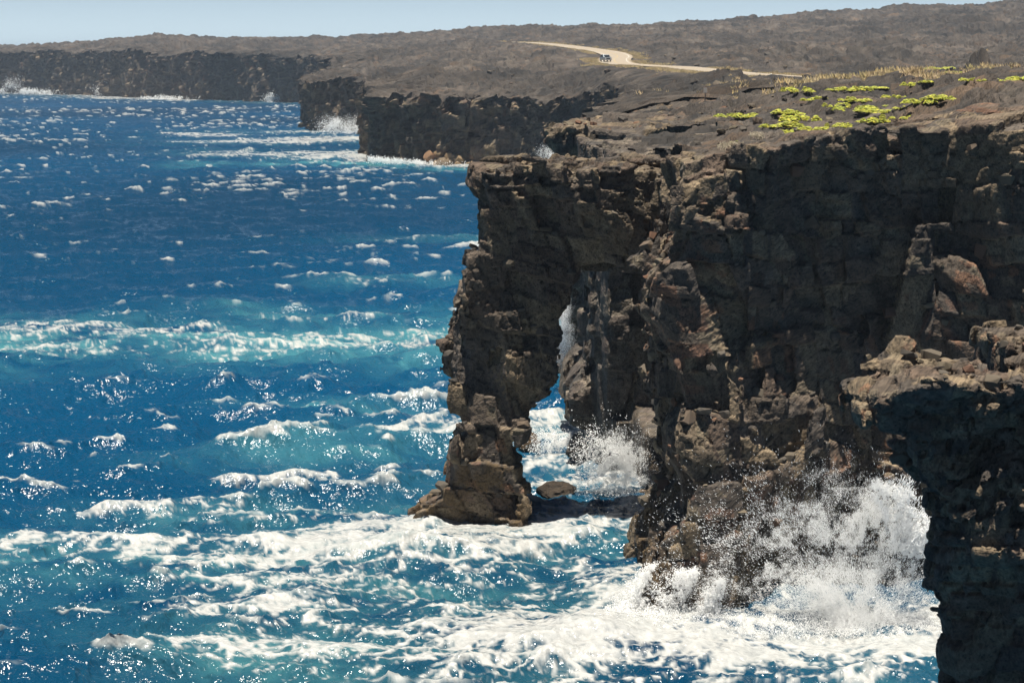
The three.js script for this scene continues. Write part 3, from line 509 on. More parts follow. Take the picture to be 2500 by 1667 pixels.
{
  const ds = []; for (let d = 68; d < 1560; d += d < 84 ? 0.6 : Math.min(d * d * 2.0e-5, 0.55 + 0.0018 * d)) ds.push(d);
  const rows = ds.length, cols = 720, u0 = -0.33, u1 = 0.285, N = rows * cols;
  const pos = new Float32Array(N * 3), col = new Float32Array(N * 3), ok = new Uint8Array(N), idx = [];
  for (let j = 0; j < rows; j++) {
    const d = ds[j], fine = ss(340, 160, d), chop = ss(900, 320, d);
    for (let i = 0; i < cols; i++) {
      const o = j * cols + i, x = (u0 + (u1 - u0) * i / (cols - 1)) * d, z = -d;
      const limit = d < 104 ? 40 : d < 130 ? 12 : d < 205 ? 9.5 : d < 480 ? 30 : d < 540 ? 0 : -28;
      ok[o] = x < limit ? 1 : 0; if (!ok[o]) continue;
      const zn = broken(x, z), zf = zn.foam, milk = zn.milk, lift = zn.lift;
      const gust = 0.85 + 0.35 * n2(x * 0.02, z * 0.012, 301);
      const rx = x * 0.9397 + z * 0.342, rz = -x * 0.342 + z * 0.9397;
      const flat = 1 - 0.5 * ss(0.25, 0.85, zf);
      let y = WA.h(x, z) * gust * flat + lift * (0.55 + 0.5 * n2(x * 0.25, z * 0.25, 303)), dx = WA.dx(x, z) * flat, dz = WA.dz(x, z) * flat;
      const J = WA.J(x, z);
      // foam: caps where crests fold, lace where water is broken
      const wx = x + 0.9 * n2(x * 0.35, z * 0.35, 311), wz = z + 0.9 * n2(x * 0.35, z * 0.35, 312);
      const lace = 0.55 * ridge(wx * 0.17, wz * 0.34, 321) + 0.45 * ridge(wx * 0.5, wz * 0.8, 322), fineLace = ridge(wx * 2.3, wz * 2.0, 323);
      const speck = n2(x * 1.6, z * 2.1, 334), patch = n2(x * 0.035, z * 0.022, 333);
      const Js = d < 150 ? 0.35 : 0.75, crest = -(J + WA.J(x - Js, z) + WA.J(x + Js, z) + WA.J(x - 2 * Js, z) + WA.J(x + 2 * Js, z)) / 5 * gust;
      const C0 = CAP - 0.055 * ss(150, 320, d), cap = ss(C0, C0 + 0.22, crest + 0.13 * speck + 0.18 * patch) * (0.55 + 0.45 * fineLace);
      if (d < 500) { capN++; if (cap > 0.4) capS++; }
      const sw = 0.5 * n2(x * 0.9, z * 1.1, 313), froth = n2(x * 5.3, z * 3.1, 325) * 0.6 + n2(x * 11, z * 7, 326) * 0.4;
      let net = 0, broke = 0;
      if (zf > 0.08) {
        let c = cells((wx + sw) * 0.34, (wz - sw) * 0.5, 0, 351); net = 0.6 * (1 - ss(0, 0.28, c.f2 - c.f1));
        c = cells((wx - sw) * 1.0, (wz + sw) * 1.25, 0, 356); net += 0.5 * (1 - ss(0, 0.34, c.f2 - c.f1)) * (0.35 + 0.65 * fine);
        broke = ss(0.48, 0.78, zf * (0.26 + 0.66 * lace) + 0.44 * net * ss(0.1, 0.6, zf) + 0.16 * froth * fine + 0.14 * WA.h(x, z));
      }
      if (chop > 0) { const calmed = 1 - 0.72 * broke; y += chop * calmed * WB.h(rx, rz); const bx = WB.dx(rx, rz), bz = WB.dz(rx, rz), kf = fine * 0.8 * calmed; dx += kf * (bx * 0.9397 - bz * 0.342); dz += kf * (bx * 0.342 + bz * 0.9397); }
      const foam = clamp(Math.max(cap, broke * (0.80 + 0.2 * net)), 0, 1);
      y += foam * (0.03 + 0.04 * froth) * fine + broke * 0.06 * n2(x * 0.9, z * 0.9, 336);
      pos[o * 3] = x + dx * 0.72; pos[o * 3 + 1] = y; pos[o * 3 + 2] = z + dz * 0.72;
      const fw = 0.52 * (0.92 + 0.22 * froth * fine);   // bubbles, thick and thin
      // deep blue, milky where bubbles are mixed in
      const mk = clamp(0.82 * milk * (0.15 + 0.9 * lace + 0.35 * n2(wx * 0.12, wz * 0.2, 343)) + 0.3 * cap, 0, 1), v = 0.9 + 0.25 * n2(x * 0.02, z * 0.012, 341);
      let r = mix(0.001, 0.075, mk) * v, g = mix(0.047, 0.26, mk) * v, b = mix(0.112, 0.28, mk) * v;
      col[o * 3] = mix(r, fw, foam); col[o * 3 + 1] = mix(g, fw, foam); col[o * 3 + 2] = mix(b, fw * 0.97, foam);
    }
  }
  for (let j = 0; j < rows - 1; j++) for (let i = 0; i < cols - 1; i++) { const a = j * cols + i, b = a + 1, c = a + cols, d = c + 1; if (ok[a] && ok[b] && ok[c] && ok[d]) idx.push(a, b, c, b, d, c); }
  const used = new Int32Array(N).fill(-1), p2 = [], c2 = []; let n = 0;
  for (let k = 0; k < idx.length; k++) { const v = idx[k]; if (used[v] < 0) { used[v] = n++; p2.push(pos[v * 3], pos[v * 3 + 1], pos[v * 3 + 2]); c2.push(col[v * 3], col[v * 3 + 1], col[v * 3 + 2]); } idx[k] = used[v]; }
  const g = new THREE.BufferGeometry(); g.setAttribute('position', new THREE.BufferAttribute(new Float32Array(p2), 3)); g.setAttribute('color', new THREE.BufferAttribute(new Float32Array(c2), 3)); g.setIndex(new THREE.BufferAttribute(new Uint32Array(idx), 1)); g.computeVertexNormals();
  { const uv = new Float32Array(p2.length / 3 * 2); for (let i = 0, j = 0; i < p2.length; i += 3, j += 2) { uv[j] = (p2[i] * 0.96 + p2[i + 2] * 0.28) / 11; uv[j + 1] = (-p2[i] * 0.28 + p2[i + 2] * 0.96) / 11; } g.setAttribute('uv', new THREE.BufferAttribute(uv, 2)); }
  const m = new THREE.MeshPhysicalMaterial({ name: 'sea_water', vertexColors: true, bumpMap: ripple, bumpScale: 0.10, roughness: 0.17, ior: 1.33, specularIntensity: 0.85 });
  tag(mesh('sea', g, m), 'choppy deep blue sea with whitecaps and broad bands of foam', 'sea', null, 'structure');
  const far = new THREE.PlaneGeometry(40000, 40000); far.rotateX(-Math.PI / 2); far.translate(0, -2.2, -15000);
  tag(mesh('open_sea', far, new THREE.MeshPhysicalMaterial({ color: new THREE.Color().setRGB(0.001, 0.047, 0.112), roughness: 0.3, ior: 1.33, specularIntensity: 0.55 })), 'open blue sea stretching beyond the headlands to the horizon', 'sea', null, 'structure');
  console.log('sea tris', idx.length / 3, 'caps', (capS / capN).toFixed(4));
}
tick('sea');
// ---------------------------------------------------------------- loose stones on the rock faces
const ground = (x, z) => RBF(x, z) + lava(x, z) * (z > -215 ? 0.75 : 0.95) - (z > -215 ? 0.18 : 0.1);
function onLand(px, py, d0 = 104, d1 = 1600) { const r = ray(px, py); for (let d = d0; d < d1; d += 0.25 + d * 0.001) { const t = d / -r[2], x = r[0] * t, y = EYE + r[1] * t; if (y < ground(x, -d)) return new THREE.Vector3(x, ground(x, -d), -d); } return at(px, py, d1); }
function stoneShape(seed, flat = 0.7) {
  const q = mulberry(seed), pts = [];
  for (const sx of [-1, 1]) for (const sy of [-1, 1]) for (const sz of [-1, 1]) pts.push(new THREE.Vector3(sx * (0.22 + 0.28 * q()), sy * (0.22 + 0.26 * q()) * flat, sz * (0.22 + 0.28 * q())));
  for (let i = 0; i < 11; i++) { const a = q() * 6.28, e = (q() - 0.5) * 2.2; pts.push(new THREE.Vector3(Math.cos(a) * Math.cos(e) * 0.55, Math.sin(e) * 0.52 * flat, Math.sin(a) * Math.cos(e) * 0.55)); }
  const g = new ConvexGeometry(pts); g.deleteAttribute('uv'); return g;
}
const stoneGeos = Array.from({ length: 16 }, (_, i) => stoneShape(900 + i * 7, i < 6 ? 0.45 : 0.85));
const sm = (r, g, b) => new THREE.MeshStandardMaterial({ color: new THREE.Color().setRGB(r, g, b), roughness: 0.95 });
const stoneMats = [sm(0.105, 0.085, 0.062), sm(0.085, 0.072, 0.058), sm(0.13, 0.105, 0.072), sm(0.07, 0.06, 0.05), sm(0.12, 0.088, 0.062)], rustMats = [sm(0.16, 0.085, 0.052), sm(0.135, 0.075, 0.05), sm(0.19, 0.105, 0.062)];
function strew(owner, g, n, lo, hi, keep, rusty = 0) {
  const p = g.attributes.position.array, ix = g.index.array, nt = ix.length / 3; let made = 0;
  for (let tries = 0; made < n && tries < 400000; tries++) {
    const t = fl(R() * nt) * 3, a = ix[t] * 3, b = ix[t + 1] * 3, c = ix[t + 2] * 3;
    const ux = p[b] - p[a], uy = p[b + 1] - p[a + 1], uz = p[b + 2] - p[a + 2], vx = p[c] - p[a], vy = p[c + 1] - p[a + 1], vz = p[c + 2] - p[a + 2];
    let nx = uy * vz - uz * vy, ny = uz * vx - ux * vz, nz = ux * vy - uy * vx; const l = Math.hypot(nx, ny, nz) || 1; nx /= l; ny /= l; nz /= l;
    const x = p[a], y = p[a + 1], z = p[a + 2], k = keep(x, y, z, nx, ny, nz); if (!k || R() > k) continue;
    const s = lo + (hi - lo) * Math.pow(R(), 2.2), ledge = ny > 0.5;
    const m = new THREE.Mesh(stoneGeos[fl(R() * 16)], R() < rusty * (n3(x * 0.4, y * 0.4, z * 0.4, 77) > 0.1 ? 1 : 0.15) ? rustMats[fl(R() * 3)] : stoneMats[fl(R() * 5)]);
    m.name = 'stone'; m.position.set(x - nx * s * 0.12, y + (ledge ? s * 0.16 : 0), z - nz * s * 0.12); m.rotation.set(rr(-0.4, 0.4), rr(0, 6.28), rr(-0.4, 0.4)); m.scale.set(s * rr(0.8, 1.3), s * rr(0.75, 1.15), s * rr(0.8, 1.2)); m.castShadow = m.receiveShadow = true;
    m.rotation.order = 'YXZ'; owner.add(m); made++;
  }
}
const ledgeBias = (x, y, z, nx, ny, nz) => nz < -0.3 ? 0 : ny > 0.55 ? 1 : ny > -0.1 ? 0.02 : 0;
strew(arch, rockGeoms.arch, 150, 0.2, 0.8, (x, y, z, nx, ny, nz) => y < 1 || y > 20.3 || z < -116 ? 0 : ledgeBias(x, y, z, nx, ny, nz) * (y > 8 ? 1 : 0.35), 0.06);
strew(cliff, rockGeoms.main, 300, 0.2, 0.9, (x, y, z, nx, ny, nz) => y < 2.5 || y > topOf(x, z) - 0.5 ? 0 : ledgeBias(x, y, z, nx, ny, nz) * (x < 14 ? 1 : 0.45), 0.3);
strew(outcrop, rockGeoms.fore, 70, 0.12, 0.5, (x, y, z, nx, ny, nz) => y > 19.3 ? 0 : ledgeBias(x, y, z, nx, ny, nz), 0.3);
strew(prom, rockGeoms.prom, 60, 0.3, 0.9, (x, y, z, nx, ny, nz) => y < 2 || z < -185 ? 0 : ledgeBias(x, y, z, nx, ny, nz), 0.4);
strew(fieldMesh, fieldMesh.geometry, 170, 0.25, 0.85, (x, y, z, nx, ny) => z < -250 || z > -108 || x / -z > 0.28 || n2(x * 0.12, z * 0.07, 88) < -0.15 || x / -z < 0.02 ? 0 : ny > 0.3 ? 1 : 0, 0.05);
strew(fieldMesh, fieldMesh.geometry, 120, 0.7, 1.8, (x, y, z, nx, ny) => z < -640 || z > -250 || roadDist(x, z) < 7 || Math.abs(x / -z) > 0.28 || n2(x * 0.05, z * 0.03, 89) < -0.1 ? 0 : ny > 0.3 ? 1 : 0, 0.0);
tick('stones');

// ---------------------------------------------------------------- boulders in the water
function boulderShape(seed, detail = 4) {
  const g = mergeVertices(new THREE.IcosahedronGeometry(1, detail).deleteAttribute('uv').deleteAttribute('normal')), p = g.attributes.position, q = mulberry(seed), planes = [];
  for (let i = 0; i < 14; i++) planes.push([new THREE.Vector3(q() - 0.5, q() - 0.5, q() - 0.5).normalize(), 0.62 + 0.3 * q()]);
  const v = new THREE.Vector3();
  for (let i = 0; i < p.count; i++) { v.fromBufferAttribute(p, i); for (const [n, d] of planes) { const e = v.dot(n) - d; if (e > 0) v.addScaledVector(n, -e * 0.9); } v.multiplyScalar(1 + 0.05 * fbm3(v.x * 3, v.y * 3, v.z * 3, seed, 3)); p.setXYZ(i, v.x, v.y, v.z); }
  return toCreasedNormals(g.toNonIndexed(), 0.5);
}
const boulderGeos = Array.from({ length: 5 }, (_, i) => boulderShape(40 + i, 4)), tan = [sm(0.21, 0.145, 0.078), sm(0.25, 0.165, 0.085), sm(0.17, 0.125, 0.078), sm(0.23, 0.13, 0.065)];
const ORDER = ['leftmost', 'second from the left', 'third from the left', 'fourth from the left', 'fifth from the left', 'sixth from the left', 'seventh from the left', 'rightmost'];
for (let i = 0; i < 16; i++) {
  const row = i >> 3, t = ((i & 7) + 0.5) / 8, px = 1045 + 112 * t + rr(-3, 3), up = row ? 0.25 + 0.45 * R() : 0.05 * R(), base = onSea(px, 398), s = rr(1.3, 2.2) * (row ? 0.75 : 1);
  const b = mesh('boulder', boulderGeos[i % 5], tan[fl(R() * 4)]); b.position.set(base[0] * 0.99, 0.1 + up * 5.5 * (1 - Math.abs(t - 0.45)), -495.0 - up * 2.2 + rr(-1.5, 1)); b.scale.set(s * 1.15, s, s); b.rotation.set(rr(-0.4, 0.4), rr(0, 6), rr(-0.4, 0.4));
  tag(b, `tan boulder, ${ORDER[i & 7]} in the ${row ? 'upper' : 'lower'} row of the middle headland heap`, 'boulder', 'tan boulders under the middle headland');
}
function seaRock(seed, c) {
  const g = mergeVertices(boulderShape(seed, 6).deleteAttribute('normal')), p = g.attributes.position, col = new Float32Array(p.count * 3), v = new THREE.Vector3();
  for (let i = 0; i < p.count; i++) { v.fromBufferAttribute(p, i); const f = rough({ s: seed }, v.x * 1.6 + 9, v.y * 1.6 + 9, v.z * 1.6 + 9, 1, 1.1, 0.5), k = (0.75 + 0.5 * R()) / 1.2; v.multiplyScalar(1 - 0.22 * f); p.setXYZ(i, v.x, v.y, v.z); col.set([c.r * k, c.g * k, c.b * k], i * 3); }
  g.setAttribute('color', new THREE.BufferAttribute(col, 3)); g.computeVertexNormals(); return rockUV(g);
}
for (const [px, py, d, w, h, m, label] of [
  [1362, 1212, 121.5, 1.45, 1.15, sm(0.045, 0.031, 0.019), 'rounded brown wave washed boulder between the arch pillar and the rear wall'],
  [1290, 1082, 137, 0.9, 0.75, sm(0.12, 0.075, 0.035), 'small tan rock awash just right of the arch pillar'],
  [1372, 886, 170, 1.35, 1.5, sm(0.27, 0.125, 0.06), 'orange boulder in the surf seen through the narrow gap of the arch'],
  [1412, 1090, 131, 1.1, 1.0, sm(0.05, 0.042, 0.035), 'dark wet boulder under the shaded rear wall'],
]) { const v = at(px, py, d), b = mesh('sea_boulder', seaRock(fl(px), m.color), matRock); b.position.copy(v); b.scale.set(w, h, w); b.rotation.y = rr(0, 6); tag(b, label, 'boulder'); }

// ---------------------------------------------------------------- shrubs, grass
function leafMound(seed, rx, rz, hgt, n, size) {
  const q = mulberry(seed), pos = [], col = [], idx = [], lobes = Array.from({ length: 13 }, () => [(q() - 0.5) * 1.7 * rx, (q() - 0.5) * 1.7 * rz, 0.35 + 0.65 * q(), 0.14 + 0.24 * q()]);
  const up = new THREE.Vector3(), u = new THREE.Vector3(), w = new THREE.Vector3();
  for (let i = 0; i < n; i++) {
    const [lx, lz, lh, lr] = lobes[fl(q() * 13)], a = q() * 6.283, r = Math.sqrt(q()), x = lx + Math.cos(a) * r * lr * rx, z = lz + Math.sin(a) * r * lr * rz, y = hgt * lh * (0.15 + 0.85 * Math.sqrt(Math.max(0, 1 - r * r))) * (0.75 + 0.35 * q());
    up.set(Math.cos(a) * r * 0.9 + (q() - 0.5) * 0.9, 1.0, Math.sin(a) * r * 0.9 + (q() - 0.5) * 0.9).normalize(); u.set(q() - 0.5, q() - 0.5, q() - 0.5).cross(up).normalize(); w.crossVectors(up, u);
    const s = size * (0.6 + 0.8 * q()), k = pos.length / 3, t = 0.75 + 0.5 * q(), y5 = q() < 0.3, q2 = q();
    for (const [e, f] of [[-0.5, 0], [0, -0.32], [0.6, 0], [0, 0.32]]) { pos.push(x + (u.x * e + w.x * f) * s, y + (u.y * e + w.y * f) * s, z + (u.z * e + w.z * f) * s); const dry = y < hgt * 0.22 && q2 < 0.5; col.push((dry ? 0.24 : y5 ? 0.62 : 0.45) * t, (dry ? 0.17 : y5 ? 0.55 : 0.50) * t, (dry ? 0.06 : 0.012) * t); }
    idx.push(k, k + 1, k + 2, k, k + 2, k + 3);
  }
  const g = new THREE.BufferGeometry(); g.setAttribute('position', new THREE.Float32BufferAttribute(pos, 3)); g.setAttribute('color', new THREE.Float32BufferAttribute(col, 3)); g.setIndex(idx); g.computeVertexNormals(); return g;
}
const leafMat = new THREE.MeshPhysicalMaterial({ name: 'leaf', vertexColors: true, roughness: 0.7, transmission: 0.3, thickness: 0, side: THREE.DoubleSide }), stemMat = sm(0.13, 0.10, 0.07);
const moundGeos = [0, 1, 2, 3].map((i) => leafMound(60 + i, 1, 0.9, 0.55, 1500, 0.16)), patchGeos = [0, 1, 2].map((i) => leafMound(70 + i, 2.2, 1.7, 0.6, 3600, 0.2));
const stemsOf = (seed, rx, h) => { const q = mulberry(seed), l = []; for (let i = 0; i < 9; i++) { const a = q() * 6.28, r = rx * (0.2 + 0.6 * q()), c = new THREE.TubeGeometry(new THREE.QuadraticBezierCurve3(new THREE.Vector3(0, -0.15, 0), new THREE.Vector3(Math.cos(a) * r * 0.6, 0.08, Math.sin(a) * r * 0.6), new THREE.Vector3(Math.cos(a) * r, h * (0.4 + 0.4 * q()), Math.sin(a) * r)), 5, 0.025, 4); c.deleteAttribute('uv'); l.push(c); } return mergeGeometries(l); };
const moundStems = stemsOf(5, 1, 0.5), patchStems = stemsOf(6, 2, 0.5);
const SHRUBS = [
  [1807, 292, 68, 'round bright green shrub nearest the bare lava above the promontory'], [1920, 288, 55, 'left end of the long green shrub row behind the cliff edge'], [1968, 297, 80, 'right end of the long green shrub row behind the cliff edge'],
  [1905, 312, 78, 'low green shrub strip in the front row of the shrub patch'], [1925, 322, 46, 'small flat green shrub lowest in the front row of the patch'], [2006, 316, 60, 'front row green shrub mixed with dry pinkish stems'], [2050, 309, 50, 'front row green shrub with upright tips beside the dry stems'],
  [1812, 350, 38, 'small upright green shrub beside the bleached dead shrub on the cliff edge'], [1893, 343, 12, 'tiny green tuft alone on the rock near the cliff edge'], [2140, 297, 70, 'green shrub left of the ropy lava mound, widest part'], [2195, 292, 65, 'green shrub touching the ropy lava mound'],
  [1985, 245, 50, 'green shrub at the left end of the upper patch'], [2085, 222, 70, 'tall green shrub on the upper left crest of the patch'], [2140, 218, 70, 'tall green shrub on the upper right crest of the patch'], [2045, 262, 56, 'ragged green shrub left of the large middle shrub'],
  [2090, 250, 55, 'small green shrub above the large middle shrub'], [2110, 276, 90, 'large spreading green shrub in the middle of the patch, browned inside'], [2165, 272, 60, 'green shrub joining the right side of the large middle shrub'], [2190, 238, 42, 'small green shrub between the upper crest and the right cluster'], [2205, 264, 36, 'small round green shrub right of the middle shrub'],
  [2245, 250, 60, 'green shrub at the left of the cluster above the ropy mound'], [2295, 244, 60, 'green shrub at the right of the cluster above the ropy mound'], [1945, 231, 56, 'flat green shrub on the dark slope left of the patch'], [2034, 222, 28, 'tiny green shrub near the thin roadside post side of the patch'], [2232, 210, 40, 'small green shrub on the crest at the start of the dry grass'],
  [2262, 204, 30, 'smallest green shrub on the crest beside the dry grass'], [2378, 214, 40, 'green shrub alone on the upper edge of the ropy mound'], [2450, 196, 60, 'large green shrub at the right edge of the picture, left part'], [2490, 194, 60, 'large green shrub cut by the right edge of the picture'], [2356, 176, 52, 'far green shrub in the dry grass, right one'], [2287, 172, 52, 'far green shrub in the dry grass, left one'], [2147, 336, 16, 'tiny green plant below the ropy mound'],
];
SHRUBS.forEach(([px, py, w, label], i) => {
  const p = onLand(px, py), d = -p.z, m = w * d / FPX, big = m > 2.6, g = group('shrub', [p.x, p.y - 0.12, p.z], rr(0, 6)), k = m / (big ? 4.2 : 1.9);
  mesh('foliage', big ? patchGeos[i % 3] : moundGeos[i % 4], leafMat, g); mesh('stem', big ? patchStems : moundStems, stemMat, g);
  g.scale.set(k * 1.5, Math.max(k, 0.5) * (0.6 + 0.3 * R()), k * 1.3); tag(g, label, 'shrub', 'bright green shrubs on the lava above the cliff');
});
for (const [px, py, w, label] of [[1786, 376, 70, 'bleached pale dead shrub hanging at the cliff edge'], [1848, 353, 36, 'small bleached dead shrub behind the larger pale one']]) {
  const p = onLand(px, py, 99), g = group('dead_shrub', [p.x, Math.max(p.y, topOf(p.x, p.z) + 0.1), p.z], 0), n = fl(w * 3), l = [], pale = sm(0.46, 0.40, 0.30), s = w * -p.z / FPX / 2;
  for (let i = 0; i < n; i++) { const t = new THREE.CylinderGeometry(0.008, 0.014, rr(0.12, 0.34), 4); t.rotateZ(rr(-1.5, 1.5)); t.rotateY(rr(0, 6)); const a = rr(0, 6.28), r = Math.sqrt(R()); t.translate(Math.cos(a) * r * s, rr(0.02, 0.25) + 0.15 * (1 - r), Math.sin(a) * r * s * 0.6); t.deleteAttribute('uv'); l.push(t); }
  mesh('twigs', mergeGeometries(l), pale, g); tag(g, label, 'dead shrub');
}
{ // straw-coloured grass on the verges and the far slope
  const l = []; for (let i = 0; i < 9; i++) { const c = new THREE.ConeGeometry(0.05, rr(0.4, 0.8), 3, 1, true); c.translate(0, 0.3, 0); c.rotateZ(rr(-0.6, 0.6)); c.rotateY(rr(0, 6.28)); c.translate(rr(-0.25, 0.25), 0, rr(-0.25, 0.25)); c.deleteAttribute('uv'); l.push(c); }
  const spots = [];
  for (let i = 0; i < 9000; i++) { const t = R(), p = roadCurve.getPoint(t), q = roadCurve.getTangent(t), side = R() < 0.5 ? -1 : 1, off = side * (4.6 + Math.abs(gauss()) * 2.4), x = p.x - q.z * off, z = p.z + q.x * off; if (n2(x * 0.09, z * 0.06, 400) > -0.25) spots.push([x, z]); }
  const tr = [[1760, 200], [1900, 205], [2050, 196], [2180, 190], [2300, 180], [2400, 168], [2500, 156]].map(([x, y]) => onLand(x, y, 205));
  for (let i = 0; i < 8000; i++) { const k = fl(R() * 6), t = R(), a = tr[k], b = tr[k + 1], x = mix(a.x, b.x, t) + gauss() * 5, z = mix(a.z, b.z, t) + gauss() * 22; if (n2(x * 0.12, z * 0.07, 402) > -0.1 && z < -190) spots.push([x, z]); }
  const im = new THREE.InstancedMesh(mergeGeometries(l), sm(0.48, 0.385, 0.22), spots.length), m4 = new THREE.Matrix4(), Q = new THREE.Quaternion(), V = new THREE.Vector3(), U = new THREE.Vector3(0, 1, 0), col = new THREE.Color();
  spots.forEach(([x, z], i) => { const s = rr(0.5, 1.3); Q.setFromAxisAngle(U, rr(0, 6)); im.setMatrixAt(i, m4.compose(V.set(x, ground(x, z) - 0.05, z), Q, new THREE.Vector3(s * 1.3, s, s * 1.3))); const k = rr(0.7, 1.25); im.setColorAt(i, col.setRGB(k, k * rr(0.92, 1.05), k * rr(0.8, 1.1))); });
  im.name = 'dry_grass'; im.castShadow = im.receiveShadow = true; scene.add(im); tag(im, 'dry straw coloured grass along the road verges and far slope', 'grass', null, 'stuff');
}
tick('plants');

// ---------------------------------------------------------------- road, car, posts
{
  const strip = (off, w, lift) => { const pos = [], idx = [], n = roadPts.length; for (let i = 0; i < n; i++) { const a = roadPts[Math.max(0, i - 1)], b = roadPts[Math.min(n - 1, i + 1)], l = Math.hypot(b.x - a.x, b.z - a.z), ox = -(b.z - a.z) / l, oz = (b.x - a.x) / l, y = roadPts[i].y + lift; for (const s of [-1, 1]) pos.push(roadPts[i].x + ox * (off + s * w / 2), y, roadPts[i].z + oz * (off + s * w / 2)); if (i) { const k = i * 2; idx.push(k - 2, k - 1, k, k - 1, k + 1, k); } } const g = new THREE.BufferGeometry(); g.setAttribute('position', new THREE.Float32BufferAttribute(pos, 3)); g.setIndex(idx); g.computeVertexNormals(); return g; };
  const road = mesh('road', strip(0, 10, 0.12), sm(0.33, 0.275, 0.21)); tag(road, 'pale winding two lane road crossing the lava field', 'road', null, 'structure');
  for (const o of [-3.6, 3.6]) mesh('edge_line', strip(o, 0.16, 0.132), sm(0.62, 0.60, 0.55), road);
  mesh('centre_line', strip(0, 0.12, 0.132), sm(0.50, 0.36, 0.10), road);
}
{
  const p = at(1479, 153, 588), y = RBF(p.x, p.z) + 0.13, car = group('car', [p.x, y, p.z], 0.22); car.scale.setScalar(1.2); tag(car, 'silver blue car coming round the bend of the far road', 'car');
  const paint = new THREE.MeshPhysicalMaterial({ color: new THREE.Color().setRGB(0.30, 0.34, 0.38), roughness: 0.3, metalness: 0.5, clearcoat: 1, clearcoatRoughness: 0.08 }), glass = new THREE.MeshPhysicalMaterial({ color: new THREE.Color().setRGB(0.01, 0.012, 0.014), roughness: 0.05, clearcoat: 1 }), black = sm(0.015, 0.015, 0.016), chrome = new THREE.MeshStandardMaterial({ color: new THREE.Color().setRGB(0.6, 0.6, 0.62), metalness: 0.9, roughness: 0.25 }), lamp = new THREE.MeshPhysicalMaterial({ color: new THREE.Color().setRGB(0.75, 0.77, 0.8), roughness: 0.1, clearcoat: 1 });
  const ext = (pts, w, bev) => { const s = new THREE.Shape(pts.map(([a, b]) => new THREE.Vector2(a, b))), g = new THREE.ExtrudeGeometry(s, { depth: w - 2 * bev, bevelSize: bev, bevelThickness: bev, bevelSegments: 3 }); g.translate(0, 0, -w / 2 + bev); g.rotateY(-Math.PI / 2); g.deleteAttribute('uv'); return g; };
  mesh('body', ext([[2.2, 0.42], [2.25, 0.85], [1.25, 1.02], [-2.1, 1.05], [-2.25, 0.8], [-2.2, 0.4]], 1.84, 0.08), paint, car);
  mesh('cabin', ext([[1.2, 1.0], [0.45, 1.58], [-1.7, 1.6], [-2.05, 1.02]], 1.6, 0.1), paint, car);
  const pane = (pts, t, z) => { const g = ext(pts, t, 0.005); g.translate(z, 0, 0); return g; };
  const ws = new THREE.BoxGeometry(1.36, 0.76, 0.02); ws.rotateX(-0.90); ws.translate(0, 1.33, 0.94); mesh('windshield', ws, glass, car);
  for (const s of [-1, 1]) {
    mesh('side_window', pane([[0.75, 1.1], [0.35, 1.48], [-1.5, 1.5], [-1.7, 1.1]], 0.03, s * 0.87), glass, car);
    const hl = new THREE.SphereGeometry(0.17, 10, 8); hl.scale(1.2, 0.7, 0.5); hl.translate(s * 0.66, 0.76, 2.28); mesh('headlight', hl, lamp, car);
    const mr = new THREE.BoxGeometry(0.2, 0.14, 0.1); mr.translate(s * 1.0, 1.1, 0.75); mesh('mirror', mr, paint, car);
    for (const z of [1.4, -1.4]) { const w = new THREE.Group(); w.name = 'wheel'; w.position.set(s * 0.8, 0.36, z); car.add(w); const ty = new THREE.TorusGeometry(0.26, 0.11, 10, 20); ty.rotateY(Math.PI / 2); mesh('tyre', ty, black, w); const ri = new THREE.CylinderGeometry(0.2, 0.2, 0.16, 14); ri.rotateZ(Math.PI / 2); mesh('rim', ri, chrome, w); }
  }
  const gr = new THREE.BoxGeometry(1.0, 0.22, 0.06); gr.translate(0, 0.72, 2.33); mesh('grille', gr, black, car); const bu = new THREE.BoxGeometry(1.7, 0.16, 0.12); bu.translate(0, 0.48, 2.30); mesh('bumper', bu, chrome, car);
}
function post(px, py, h, w, plate, label) {
  const p = onLand(px, py, 150), g = group(plate ? 'sign_post' : 'marker_post', [p.x, p.y - 0.1, p.z]); tag(g, label, plate ? 'sign' : 'post');
  const c = new THREE.CylinderGeometry(w * 0.8, w, h + 0.1, 8); c.translate(0, h / 2 + 0.05, 0); mesh('post', c, sm(plate ? 0.42 : 0.6, plate ? 0.34 : 0.58, plate ? 0.25 : 0.54), g);
  if (plate) { const b = new THREE.BoxGeometry(0.34, 0.5, 0.03); b.translate(0, h - 0.12, 0.1); mesh('sign_plate', b, sm(0.62, 0.58, 0.52), g); const t = new THREE.BoxGeometry(0.3, 0.05, 0.03); t.translate(0, h + 0.16, 0.1); mesh('sign_cap', t, sm(0.4, 0.2, 0.15), g); }
  else { const b = new THREE.SphereGeometry(0.08, 10, 8); b.translate(0, h + 0.1, 0); mesh('post_cap', b, sm(0.7, 0.7, 0.68), g); }
}
post(1722, 246, 1.25, 0.07, true, 'small weathered sign on a wooden post at the lava edge');
post(1883, 219, 1.3, 0.04, false, 'thin white marker post standing by the dark lava mound');
tick('road');

